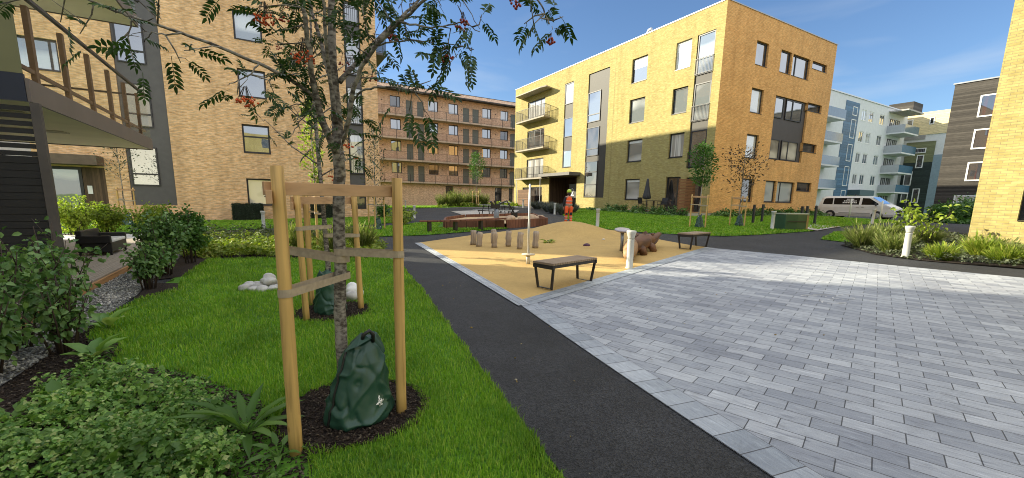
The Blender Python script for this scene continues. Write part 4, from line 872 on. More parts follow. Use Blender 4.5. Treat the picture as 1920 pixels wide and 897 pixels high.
# ---- small litter of play things
rock('toy', 'small dark purple toy lying on the play surface right of the posts', 'toy', (7.97,9.41,gz(7.97,9.41)+.04), (.10,.07,.06), plain('purple_toy',(.07,.02,.045),.5,.2), 31)
rock('pebble', 'small white pebble on the slope of the mound', 'stone', (9.3,10.15,float(gm(9.3,10.15))+.03), (.05,.04,.03), M['white'], 32)
# ---- black posts, cabinet
bp = thing('cycle_post', 'slim black steel post nearest the green cabinet', 'post', (22.0,10.45,gz(22,10.45)), 0, 'black posts by the yellow gable')
mb = MB(); mb.box(-.06,.06,-.04,.04,0,.95); mb.build('post', M['black'], bp); mb = MB(); mb.box(-.065,.065,-.045,.045,.952,.97); mb.build('cap', M['darkmetal'], bp)
for x, y, lb in ((23.0,10.7,'second black post from the green cabinet'),(24.2,10.85,'black post at the right end of the row by the gable'),(21.4,12.4,'black post of the back row, right behind the green cabinet'),(22.9,12.8,'black post of the back row, further right')): dup(bp, (x,y,gz(x,y)), 0, lb)
t = thing('utility_cabinet', 'low dark green rounded cabinet with a yellow-lit end on the lawn by the gable', 'cabinet', (19.75,9.75,gz(19.7,9.7)), -.2)
M['cabgreen'] = plain('cabinet_green',(.025,.075,.035),.5,.15,3); poly = [(-.75,-.3),(-.2,-.42),(.35,-.4),(.75,-.2),(.8,.3),(-.75,.35)]
mb = MB(); mb.prism(poly, 0, .66); mb.build('cabinet_body', M['cabgreen'], t, bevel=.02)
mb = MB(); mb.prism([(x*1.02,y*1.02) for x, y in poly], .663, .72); mb.build('lid', plain('cabinet_lid',(.30,.33,.24),.5,.1), t, bevel=.015)
mb = MB(); mb.prism([(.36,-.405),(.755,-.206),(.762,-.19),(.36,-.39)], .05, .64); mb.build('lit_end_tint', plain('yellow_lit_paint',(.28,.19,.03),.5,.2), t)  # yellow light on the cabinet end painted in as a coloured panel
mb = MB(); mb.box(-.76,.3,-.44,-.415,.36,.39); mb.build('trim', M['black'], t)
# ---- white stones on the lawn
M['stone'] = plain('pale_field_stone', (.46,.45,.43), .8, .25, 9, bmp=.3)
sp = [(-.42,7.62,.11),(-.30,7.50,.10),(-.18,7.44,.12),(-.05,7.42,.10),(.04,7.52,.09),(-.36,7.78,.13),(-.22,7.66,.12),(-.08,7.60,.13),(.05,7.70,.10),(-.25,7.85,.12),(-.10,7.80,.14),(.02,7.88,.11),(-.14,7.62,.09)]
for i, (x, y, r) in enumerate(sp): rock('stone', 'rounded pale grey stone in the heap on the lawn left of the stakes', 'stone', (x,y,gz(x,y)+.045+(.09 if i in (7,12,10) else 0)), (r*.8,r*.7,r*.52), M['stone'], 40+i, 'stones heaped on the lawn')
rock('stone', 'round white stone on the lawn beside the second watering bag', 'stone', (1.0,6.42,gz(1,6.4)+.10), (.13,.13,.12), M['white'], 60)
rock('stone', 'smaller pale stone in front of the round white stone', 'stone', (.95,6.2,gz(.95,6.2)+.07), (.10,.08,.08), M['stone'], 61)

# ---- terrace at the left: deck, black slatted screen, sofa
t = thing('terrace_deck', 'timber terrace deck with an orange edge board under the balcony on the left', 'deck', (-4,10,0))
mb = MB(); n = 60
for k in range(n): x = -5.88 + k*(3.42/n); mb.box(x, x+3.42/n-.006, 3.0, 16.9, .115, .145)
mb.build('boards', M['deckb'] if 'deckb' in M else wood('deck_board_wood', (.37,.32,.26), 1, .7, .22, 24), t, world=True)
mb = MB(); mb.box(-2.455,-2.42,3.0,16.9,-.06,.125); mb.box(-5.9,-2.46,16.87,16.9,-.06,.112); mb.build('edge_board', wood('orange_edge_board',(.46,.25,.11),1,.7,.3,26), t, world=True)
t = thing('slatted_screen', 'tall black slatted privacy screen with a grey post under the balcony', 'screen', (-4.2,8.1,.145))
M['blackslat'] = plain('black_slat', (.007,.007,.008), .6, .3)
mb = MB()
for k in range(26):
    z = .16 + k*.095
    if z > 2.55: break
    gap = .035 if z > 1.95 else .006
    mb.box(-5.85,-2.62,8.08,8.10,z,z+.095-gap)
mb.build('slats', M['blackslat'], t, world=True)
mb = MB(); mb.box(-5.85,-2.62,8.101,8.12,.16,1.9); mb.build('backing', M['blackslat'], t, world=True)
for x in (-2.61,-4.2,-5.8):
    mb = MB(); mb.box(x,x+.09,8.06,8.14,.146,2.64); mb.build('post', plain('screen_post',(.075,.065,.06),.6,.15) if x == -2.61 else M['blackslat'], t, world=True)
t = thing('outdoor_sofa', 'black outdoor sofa with a pale cushion on the terrace behind the slatted screen', 'sofa', (-3.35,12.4,.145))
mb = MB(); mb.box(-.45,.45,-.9,.9,.1,.38); mb.build('base', M['black'], t, bevel=.02); mb = MB(); mb.beam((-.38,-.9,.5),(-.38,.9,.5),.16,.5); mb.build('backrest', M['black'], t, bevel=.03)
for s in (-1,1): mb = MB(); mb.box(-.45,.45,s*.9-.08,s*.9+.08,.38,.6); mb.build('armrest', M['black'], t, bevel=.02)
mb = MB(); mb.box(-.26,.46,-.78,.78,.383,.48); mb.build('cushion', M['white'], t, bevel=.03)
t.scale = (.62,.62,.72); t.location.y = 12.9
for x, y in ((-.4,-.85),(.4,-.85),(-.4,.85),(.4,.85)): mb = MB(); mb.box(x-.03,x+.03,y-.03,y+.03,0,.1); mb.build('leg', M['black'], t)

# ---- yellow building terrace: platform, screen, parasol, chairs, table
t = thing('terrace_platform', 'low raised concrete terrace in front of the yellow building', 'terrace', (24.2,21.5,.6))
mb = MB(); mb.box(23.3,25.05,17.7,25.4,.3,.93); mb.build('platform', M['concrete'], t, world=True); mb = MB(); mb.box(23.27,25.06,17.68,25.43,.933,.985); mb.build('edge', wood('terrace_edge',(.36,.22,.12),1,.7,.25,20), t, world=True)
t = thing('privacy_screen', 'brown slatted timber screen standing out from the yellow building corner', 'screen', (24.2,18.7,.985))
mb = MB()
for k in range(22): z = 1.0 + k*.097; mb.box(23.35,25.04,18.66,18.69,z,z+.082)
mb.build('slats', wood('screen_slats',(.20,.10,.055),0,.7,.3,20), t, world=True)
for x in (23.32,24.2,25.0): mb = MB(); mb.box(x-.03,x+.03,18.692,18.75,.986,3.15); mb.build('post', M['darkmetal'], t, world=True)
t = thing('parasol', 'closed dark grey parasol on the terrace of the yellow building', 'parasol', (24.0,21.9,.985))
mb = MB(); mb.tube([(0,0,0),(0,0,2.3)],.022,10); mb.build('pole', M['galv'], t, True)
mb = MB(); n = 24; prof = [(.03,2.28),(.06,2.2),(.10,1.9),(.15,1.5),(.22,1.1),(.26,.86),(.10,.80)]; vs = []
for r, z in prof: vs += [(r*(1+.22*math.cos(8*2*PI*k/n*1.0))*math.cos(2*PI*k/n), r*(1+.22*math.cos(8*2*PI*k/n))*math.sin(2*PI*k/n), z) for k in range(n)]
mb.add(vs, [(i*n+k,i*n+(k+1)%n,(i+1)*n+(k+1)%n,(i+1)*n+k) for i in range(len(prof)-1) for k in range(n)]); mb.build('canopy', plain('parasol_cloth',(.06,.06,.065),.85,.15), t, True)
mb = MB(); mb.lathe([(.25,0),(.25,.05),(.04,.08)], n=20); mb.build('base', M['concrete'], t, True)
def chair(loc, rz, label):
    t = thing('garden_chair', label, 'chair', loc, rz, 'dark chairs on the terrace of the yellow building'); mb = MB(); mb.box(-.24,.24,-.24,.24,.42,.46); mb.build('seat', M['black'], t, bevel=.01)
    mb = MB(); mb.beam((0,.24,.5),(0,.32,.92),.5,.035,(1,0,0)) if False else mb.add([(-.24,.22,.47),(.24,.22,.47),(.24,.32,.92),(-.24,.32,.92),(-.24,.25,.47),(.24,.25,.47),(.24,.35,.92),(-.24,.35,.92)],[(0,1,2,3),(7,6,5,4),(0,4,5,1),(1,5,6,2),(2,6,7,3),(3,7,4,0)]); mb.build('backrest', M['black'], t)
    for x in (-.22,.22):
        for y in (-.22,.22): l_ = MB(); l_.tube([(x,y,.42),(x*1.1,y*1.1,0)],.014,6); l_.build('leg', M['darkmetal'], t)
        a_ = MB(); a_.tube([(x,-.22,.44),(x,-.22,.65),(x,.26,.66)],.014,6); a_.build('armrest', M['darkmetal'], t)
    return t
c0 = chair((24.1,22.3,.985), 1.4, 'dark garden chair left of the terrace table, under the closed parasol')
dup(c0, (24.05,20.5,.985), -1.5, 'dark garden chair right of the terrace table, in front of the patio door'); dup(c0, (23.9,19.8,.985), -2.1, 'dark garden chair at the right end of the terrace, nearest the brown screen')
t = thing('garden_table', 'small dark garden table between the chairs on the yellow building terrace', 'table', (24.1,21.3,.985)); mb = MB(); mb.box(-.4,.4,-.4,.4,.68,.71); mb.build('tabletop', M['black'], t)
for x in (-.35,.35):
    for y in (-.35,.35): mb = MB(); mb.box(x-.02,x+.02,y-.02,y+.02,0,.68); mb.build('leg', M['darkmetal'], t)

# ---- person in orange work clothes
def skin(name, verts, edges, m, parent, sub=2, root=0):
    me = bpy.data.meshes.new(name); me.from_pydata([v[:3] for v in verts], edges, []); o = finish(name, me, m, parent)
    s = o.modifiers.new('skin', 'SKIN'); s.use_smooth_shade = True
    for i, v in enumerate(verts):
        r = v[3]; me.skin_vertices[0].data[i].radius = (r, r if len(v) < 5 else v[4]); me.skin_vertices[0].data[i].use_root = (i == root)
    u = o.modifiers.new('sub', 'SUBSURF'); u.levels = sub; u.render_levels = sub
    bpy.context.view_layer.update(); dg = bpy.context.evaluated_depsgraph_get(); nm = bpy.data.meshes.new_from_object(o.evaluated_get(dg)); o.modifiers.clear(); o.data = nm
    nm.polygons.foreach_set('use_smooth', [True]*len(nm.polygons)); nm.materials.clear(); nm.materials.append(m); return o
M['skinm'] = plain('skin', (.42,.24,.17), .55, .1); M['hivis'] = plain('hi_vis_orange', (1.0,.13,.03), .75, .12, 14); M['navycloth'] = plain('navy_cloth', (.014,.016,.024), .85, .2)
M['reflect'] = plain('reflective_tape', (.62,.62,.58), .35, .1); M['lime'] = plain('lime_helmet', (.50,.68,.07), .35, .08); M['boot'] = plain('brown_boot', (.05,.03,.02), .7, .3); M['hair'] = plain('dark_hair', (.012,.009,.008), .6, .3)
px_, py_ = 12.15, 15.75
t = thing('person', 'person in orange reflective work clothes and a lime helmet standing behind the mound', 'person', (px_,py_,float(gm(px_,py_))-.03), rad(-25)); t.scale = (.93,.93,.90)
# body facing +y (away from the camera); x = left/right
bv = [(0,0,.95,.13,.10),(0,.0,1.12,.13,.10),(0,0,1.30,.15,.11),(0,0,1.43,.10,.08),(0,.01,1.50,.052),(0,.02,1.57,.075,.085),(0,.03,1.66,.078,.095),(0,.03,1.74,.055,.065)]
be = [(i,i+1) for i in range(7)]
def limb(pts, at):
    n0 = len(bv); bv.extend(pts); be.append((at, n0)); be.extend((n0+i, n0+i+1) for i in range(len(pts)-1)); return n0+len(pts)-1
for s in (-1, 1):
    limb([(s*.10,0,.88,.085),(s*.115,.02*s,.52,.06),(s*.125,-.03*s,.10,.042),(s*.13,.06-.03*s,.035,.035),(s*.135,.15-.03*s,.03,.03)], 0)
    h = limb([(s*.17,0,1.42,.06),(s*.235,-.02,1.16,.043),(s*.25,.06,.95,.033),(s*.25,.08,.88,.030,.018)], 3)
    for k, (dx, L) in enumerate(((-.024,.065),(-.008,.078),(.009,.074),(.024,.058))): limb([(s*.25,.08+dx,.84,.0105),(s*.248,.085+dx,.84-L*.55,.0085),(s*.243,.09+dx,.84-L,.007)], h)
    limb([(s*.24,.115,.87,.011),(s*.235,.135,.84,.009)], h)
body = skin('body', bv, be, M['skinm'], t)
nm = [(0,0,.97,.18,.14),(0,0,1.14,.18,.135),(0,0,1.30,.20,.14),(0,0,1.42,.16,.11),(0,.005,1.475,.08)]; skin('vest', nm, [(i,i+1) for i in range(4)], M['hivis'], t)
for s in (-1,1):
    skin('sleeve', [(s*.13,0,1.42,.085),(s*.185,0,1.36,.075),(s*.24,-.02,1.16,.06),(s*.253,.05,.97,.047),(s*.253,.07,.93,.044)], [(i,i+1) for i in range(4)], M['navycloth'], t)
    tr = skin('trouser_leg', [(s*.07,0,.98,.125),(s*.105,0,.86,.115),(s*.118,.02*s,.52,.085),(s*.126,-.02*s,.2,.072),(s*.128,-.03*s,.10,.075)], [(i,i+1) for i in range(4)], M['hivis'], t)
    mb = MB()
    for z, r in ((.28,.078),(.40,.086)): mb.lathe([(r,-.018),(r+.002,0),(r,.018)], (s*.122,0,z), 18)
    mb.build('reflective_band', M['reflect'], tr, True)
    mb = MB(); mb.box(s*.118-.06,s*.118+.06,-.10,.10,.50,.64); mb.build('knee_patch', M['navycloth'], tr, bevel=.03)
    skin('boot', [(s*.128,-.03*s,.14,.06),(s*.13,-.03*s,.05,.055),(s*.133,.08-.03*s,.045,.05),(s*.136,.17-.03*s,.04,.038)], [(0,1),(1,2),(2,3)], M['boot'], t)
mb = MB()
for z in (1.06,1.22): mb.lathe([(.178,-.018),(.182,0),(.180,.018)], (0,0,z), 24)
rb = mb.build('reflective_band', M['reflect'], t, True); rb.scale = (1,.78,1)
mb = MB(); mb.lathe([(.10,1.655),(.112,1.69),(.108,1.75),(.08,1.80),(.03,1.825),(.005,1.828)], (0,.03,0), 22); mb.lathe([(.112,1.672),(.135,1.675),(.132,1.683),(.105,1.69)], (0,.045,0), 22); mb.build('helmet', M['lime'], t, True)
skin('hair', [(0,-.02,1.66,.085),(0,-.035,1.57,.08),(0,-.05,1.48,.05)], [(0,1),(1,2)], M['hair'], t)
mb = MB(); [mb.lathe([(.006,-.006),(.011,0),(.006,.006)], (s*.032,.115,1.665), 8) for s in (-1,1)]; mb.build('eye', M['hair'], body, True)
mb = MB(); mb.add([(-.012,.11,1.62),(.012,.11,1.62),(0,.105,1.66),(0,.135,1.625)],[(0,1,3),(1,2,3),(2,0,3)]); mb.build('nose', M['skinm'], body)
mb = MB(); mb.box(-.024,.024,.098,.112,1.585,1.593); mb.build('mouth', plain('lips',(.3,.1,.09),.5,.1), body)
for s in (-1,1): mb = MB(); mb.lathe([(.004,-.03),(.016,-.015),(.018,.01),(.004,.028)], (s*.088,.02,1.63), 8); mb.build('ear', M['skinm'], body, True)

# ---- white van
M['vanwhite'] = plain('van_paint', (.84,.84,.83), .25, .04, 2, spec=.6); M['vanglass'] = glass('van_glass', (.010,.011,.013), None, .0); M['tyre'] = plain('tyre', (.015,.015,.016), .85, .2); M['alloy'] = plain('alloy_rim', (.55,.56,.57), .35, .1, metal=.6)
t = thing('van', 'white passenger van with tinted rear windows parked beyond the black posts', 'van', (43.25,16.2,gz(43.2,16.2)), -PI/2)
def vw(z): return float(np.interp(z, [.2,.45,.95,1.15,1.75,1.92], [.86,.95,.96,.935,.80,.70]))
prof = [(-2.62,.36),(-2.66,.55),(-2.64,1.0),(-2.58,1.3),(-2.44,1.72),(-2.3,1.86),(-1.9,1.91),(0,1.93),(.75,1.90),(1.05,1.82),(1.82,1.27),(2.35,1.08),(2.58,.92),(2.66,.72),(2.68,.5),(2.62,.30),(2.35,.24),(-2.4,.24)]
bm = bmesh.new(); L_ = [bm.verts.new((x,-vw(z)*(1-.06*max(0,(x-1.9)/.78)**2 ),z)) for x, z in prof]; R_ = [bm.verts.new((x,vw(z)*(1-.06*max(0,(x-1.9)/.78)**2),z)) for x, z in prof]
fl = bm.faces.new(L_[::-1]); fr_ = bm.faces.new(R_)
for i in range(len(prof)): j = (i+1) % len(prof); bm.faces.new([L_[i],L_[j],R_[j],R_[i]])
bmesh.ops.triangulate(bm, faces=[fl, fr_], ngon_method='EAR_CLIP'); 
for _ in range(1):
    for ax, vals in ((2,(.45,.95,1.15,1.5,1.75)),): 
        for v_ in vals:
            bmesh.ops.bisect_plane(bm, geom=bm.verts[:]+bm.edges[:]+bm.faces[:], plane_co=(0,0,v_), plane_no=(0,0,1))
for v in bm.verts:
    if abs(v.co.y) > .3: v.co.y = math.copysign(vw(v.co.z)*(1-.06*max(0,(v.co.x-1.9)/.78)**2), v.co.y)
bmesh.ops.recalc_face_normals(bm, faces=bm.faces[:]); me = bpy.data.meshes.new('body'); bm.to_mesh(me); bm.free(); vb = finish('body', me, M['vanwhite'], t, False, .03)
def vpanel(name, pts, m, par=t, off=.006, sides=(-1,1)):
    o = None
    for s in sides:
        mb = MB(); q = [(x, s*(vw(z)+off), z) for x, z in pts]; mb.add(q, [tuple(range(len(q))) if s < 0 else tuple(range(len(q)))[::-1]]); o = mb.build(name, m, par)
    return o
vpanel('side_window', [(-2.32,1.22),(-2.28,1.62),(-2.15,1.72),(-1.62,1.74),(-1.58,1.2)], M['vanglass'])
rw = vpanel('side_window', [(-1.5,1.2),(-1.54,1.74),(.30,1.76),(.30,1.2)], M['vanglass'])
vpanel('front_window', [(.48,1.2),(.48,1.75),(.95,1.72),(1.6,1.30),(1.6,1.2)], M['vanglass'])
vpanel('door_gap', [(.385,.4),(.385,1.8),(.395,1.8),(.395,.4)], M['black']); vpanel('door_gap', [(-1.14,.4),(-1.14,1.16),(-1.13,1.16),(-1.13,.4)], M['black']); vpanel('rubbing_strip', [(-1.05,.48),(-1.05,.54),(1.15,.54),(1.15,.48)], plain('strip_grey',(.35,.35,.35),.5,.1))
vpanel('door_handle', [(.16,.98),(.16,1.02),(.34,1.02),(.34,.98)], M['metal'], off=.02); vpanel('door_handle', [(.5,.98),(.5,1.02),(.68,1.02),(.68,.98)], M['metal'], off=.02)
rr = random.Random(4)
mb = MB()
for k, (x0, x1, z) in enumerate(((-.62,-.1,1.64),(-.80,.06,1.50),(-.86,.06,1.36))):
    x = x0
    while x < x1: w_ = rr.uniform(.05,.10); mb.quad(*[(a,-(vw(b)+.012),b) for a, b in ((x,z-.045),(x+w_,z-.045),(x+w_,z+.045),(x,z+.045))]); x += w_+.03
mb.build('window_lettering', M['white'], rw)
mb = MB(); mb.quad((1.08,-.70,1.815),(1.08,.70,1.815),(1.80,.83,1.30),(1.80,-.83,1.30)); v2 = [(x+.012,y,z+.016) for x,y,z in mb.v]; mb.v = v2; mb.build('windscreen', M['vanglass'], t)
mb = MB(); mb.box(2.655,2.70,-.55,.55,.62,.78); mb.box(2.665,2.70,-.62,.62,.36,.52); mb.build('grille', M['black'], t)
for s in (-1,1):
    mb = MB(); mb.add([(2.66,s*.60,.80),(2.66,s*.86,.80),(2.40,s*.925,.98),(2.52,s*.62,.94)], [(0,1,2,3)]); mb.v = [(x+.02,y,z+.015) for x,y,z in mb.v]; mb.build('headlight', M['alloy'], t)
    mb = MB(); mb.beam((1.45,s*.93,1.2),(1.5,s*1.08,1.26),.10,.2); mb.build('mirror', M['black'], t, bevel=.03)
    for x in (-1.66,1.61):
        ar = MB(); n = 20; ar.add([(x+.385*math.cos(PI*2*k/n), s*(.958), .33+.385*math.sin(PI*2*k/n)) for k in range(n)], [tuple(range(n))]); ar.build('wheel_arch', M['black'], t)
        ty = MB(); prof2 = [(.20,-.11),(.30,-.115),(.335,-.08),(.335,.08),(.30,.115),(.20,.11)]; ty.lathe(prof2, n=28); wh = ty.build('tyre', M['tyre'], t, True); wh.rotation_euler = (PI/2,0,0); wh.location = (x, s*.88, .335)
        ri = MB(); ri.lathe([(.05,0),(.21,0),(.21,.02),(.05,.03)], n=24)
        for k in range(7): a = 2*PI*k/7; ri.beam((.04*math.cos(a),.04*math.sin(a),.03),(.2*math.cos(a),.2*math.sin(a),.02),.05,.02)
        r2 = ri.build('rim', M['alloy'], wh); r2.location = (0,0,.118 if s < 0 else -.135)
mb = MB(); mb.tube([(-.4,0,1.93),(-.4,0,2.02),(-.32,0,2.04)],.05,8); mb.build('roof_aerial', M['black'], t)
# white poles in front of the van
for x, y, h, lb in ((36.8,14.29,1.42,'thin white pole in front of the van side'),(30.94,10.5,1.25,'thin white pole in front of the van nose')):
    t = thing('marker_pole', lb, 'pole', (x,y,gz(x,y)), 0, 'thin white poles by the van'); mb = MB(); mb.lathe([(.045,0),(.045,h),(.03,h+.02)], n=12); mb.build('pole', M['white'], t, True); mb = MB(); mb.lathe([(.07,0),(.07,.03),(.05,.05)], n=12); mb.build('base', M['metal'], t, True)

# faint chalk on the paving
mb = MB(); rr = random.Random(9)
for cx, cy in ((7.25,3.2),(7.5,2.95),(7.05,2.9)):
    pts = [(cx+.22*math.sin(1.3*k+cx)+.05*k, cy+.16*math.cos(.9*k+cy*3)-.03*k) for k in np.linspace(0,5,26)]
    for a, b in zip(pts, pts[1:]):
        d = Vector((b[0]-a[0], b[1]-a[1])); n = Vector((-d.y, d.x)).normalized()*.008; z = gz(a[0],a[1])+.011
        if rr.random() < .8: mb.quad((a[0]-n.x,a[1]-n.y,z),(b[0]-n.x,b[1]-n.y,z),(b[0]+n.x,b[1]+n.y,z),(a[0]+n.x,a[1]+n.y,z))
tag(mb.build('chalk_scribble', plain('chalk',(.62,.62,.61),.95,.15)), 'faint white chalk scribble on the middle of the block paving', 'chalk drawing')
# ------------------------------------------------------------------ plants
def norm(a): return a / (np.linalg.norm(a, axis=-1, keepdims=True) + 1e-9)
def leafarr(P, D, N, L, W, curl=.25, fold=.25):
    """curved, folded ovate leaves -> vertices, triangles (own island each)"""
    P = np.asarray(P, float); D = norm(np.asarray(D, float)); N = np.asarray(N, float); S = norm(np.cross(D, N)); N = norm(np.cross(S, D)); n = len(P)
    L = np.broadcast_to(L, (n,))[:,None]; W = np.broadcast_to(W, (n,))[:,None]
    def pt(t, w, up): return P + D*L*t + S*W*w + N*(up*W) - N*(curl*L*t*t)
    V = np.stack([pt(0,0,0), pt(.34,.46,fold), pt(.70,.36,fold*.8), pt(1,0,0), pt(.70,-.36,fold*.8), pt(.34,-.46,fold), pt(.5,0,0)], 1)
    T = np.array([(0,1,6),(1,2,6),(2,3,6),(3,4,6),(4,5,6),(5,0,6)])
    F = (np.arange(n)[:,None,None]*7 + T[None]).reshape(-1,3); return V.reshape(-1,3), F
def merge(parts):
    V = []; F = []; k = 0
    for v, f in parts: V.append(v); F.append(f + k); k += len(v)
    return np.concatenate(V), np.concatenate(F)
def rdir(n, zlo=-1, zhi=1):
    a = RNG.uniform(0, 2*PI, n); z = RNG.uniform(zlo, zhi, n); r = np.sqrt(np.maximum(0, 1-z*z)); return np.stack([r*np.cos(a), r*np.sin(a), z], 1)
def trifol(P, D, N, L, W):
    """three leaflets each"""
    P = np.asarray(P); D = norm(D); N = norm(N); S = norm(np.cross(D, N)); out = []
    for a in (-1.05, 0, 1.05): out.append(leafarr(P, D*math.cos(a) + S*math.sin(a), N, L, W, .35, .18))
    return merge(out)
def pinnate(P, D, N, L, pairs=6, ll=.052, lw=.021):
    P = np.asarray(P); D = norm(D); S = norm(np.cross(D, N)); N = norm(np.cross(S, D)); n = len(P); L = np.broadcast_to(L, (n,))[:,None]; out = []
    def at(t): return P + D*L*t - np.array([0,0,1.])*L*.16*t*t
    for k in range(pairs):
        t = .25 + .68*k/(pairs-1); sc = 1 - .35*abs(t-.6)
        for s in (-1, 1):
            d = D*.55 + S*s*.9 + N*RNG.uniform(-.15,.3,(n,1)) - np.array([0,0,.18]); out.append(leafarr(at(t), d, N + RNG.normal(0,.2,(n,3)), L[:,0]/.16*ll*sc*RNG.uniform(.85,1.12,n), L[:,0]/.16*lw, .3, .3))
    out.append(leafarr(at(.98), D - np.array([0,0,.25]), N, L[:,0]/.16*ll, L[:,0]/.16*lw, .3, .3))
    # rachis: a thin blade
    a, b, c = at(0), at(.5), at(1); w = S*.0014; V = np.stack([a-w, a+w, b-w, b+w, c-w, c+w], 1).reshape(-1,3); F = (np.arange(n)[:,None,None]*6 + np.array([(0,1,3),(0,3,2),(2,3,5),(2,5,4)])[None]).reshape(-1,3); out.append((V, F)); return merge(out)
M['bark'] = None
def barkmat(name, dark, light, sc=1.0, thr=(.42,.6)):
    m, nt, b, o = newmat(name); mp = posn(nt, (34*sc,34*sc,60*sc), False); n = nd(nt, 'ShaderNodeTexNoise'); n.inputs['Scale'].default_value = 1; n.inputs['Detail'].default_value = 5; nt.links.new(mp.outputs[0], n.inputs[0])
    mp2 = posn(nt, (5,5,3), False); n2 = nd(nt, 'ShaderNodeTexNoise'); n2.inputs['Scale'].default_value = 1; nt.links.new(mp2.outputs[0], n2.inputs[0])
    ad = nd(nt, 'ShaderNodeMath', operation='MULTIPLY_ADD'); ad.inputs[1].default_value = .5; nt.links.new(n2.outputs[0], ad.inputs[0]); nt.links.new(n.outputs[0], ad.inputs[2]); ad2 = nd(nt, 'ShaderNodeMath', operation='SUBTRACT'); ad2.inputs[1].default_value = .25; nt.links.new(ad.outputs[0], ad2.inputs[0])
    nt.links.new(ramp(nt, ad2.outputs[0], [(thr[0], dark), (thr[1], light)]), b.inputs['Base Color']); b.inputs['Roughness'].default_value = .8; b.inputs['Specular IOR Level'].default_value = .25; bump(nt, b, n.outputs[0], .5, .006); return m
M['bark'] = barkmat('rowan_bark', (.075,.062,.053), (.34,.31,.27), .8, (.38,.64)); M['bark_pale'] = barkmat('pale_bark', (.06,.05,.045), (.42,.39,.34), 1, (.36,.55)); M['twig'] = plain('twig', (.055,.038,.028), .8, .3)
M['rowan_leaf'] = leafmat('rowan_leaf', (.02,.052,.015), (.06,.12,.028), .45, .22); M['berry'] = plain('rowan_berry', (.62,.095,.012), .35, .35, 40, spec=.5); M['berry_red'] = plain('rowan_berry_red', (.36,.035,.012), .35, .3, 40)
M['leaf_bright'] = leafmat('bright_leaf', (.16,.24,.03), (.34,.42,.06), .5, .4); M['leaf_green'] = leafmat('green_leaf', (.045,.12,.02), (.11,.23,.045), .5, .25); M['leaf_dark'] = leafmat('dark_leaf', (.05,.13,.035), (.20,.33,.11), .4, .2)
M['leaf_cover'] = leafmat('cover_leaf', (.065,.18,.035), (.28,.46,.11), .42, .3, (.45,.50,.22)); M['leaf_purple'] = leafmat('purple_leaf', (.045,.025,.02), (.11,.075,.035), .5, .2); M['leaf_grey'] = leafmat('grey_leaf', (.06,.08,.045), (.13,.15,.085), .6, .2)
M['grass'] = leafmat('grass_blade', (.12,.28,.014), (.25,.44,.035), .55, .35, (.40,.48,.09)); M['grass_tuft'] = leafmat('tuft_blade', (.10,.16,.03), (.26,.30,.09), .6, .3, (.45,.42,.26)); M['lavender'] = leafmat('lavender', (.10,.12,.10), (.20,.22,.20), .7, .2, (.22,.19,.32))
M['weed_leaf'] = leafmat('weed_leaf', (.07,.16,.03), (.16,.28,.06), .45, .35); M['hedge_leaf'] = leafmat('hedge_leaf', (.010,.022,.012), (.028,.05,.022), .6, .15); M['yellowgreen'] = leafmat('yellow_green_leaf', (.13,.21,.02), (.30,.38,.045), .55, .3, (.42,.40,.10))
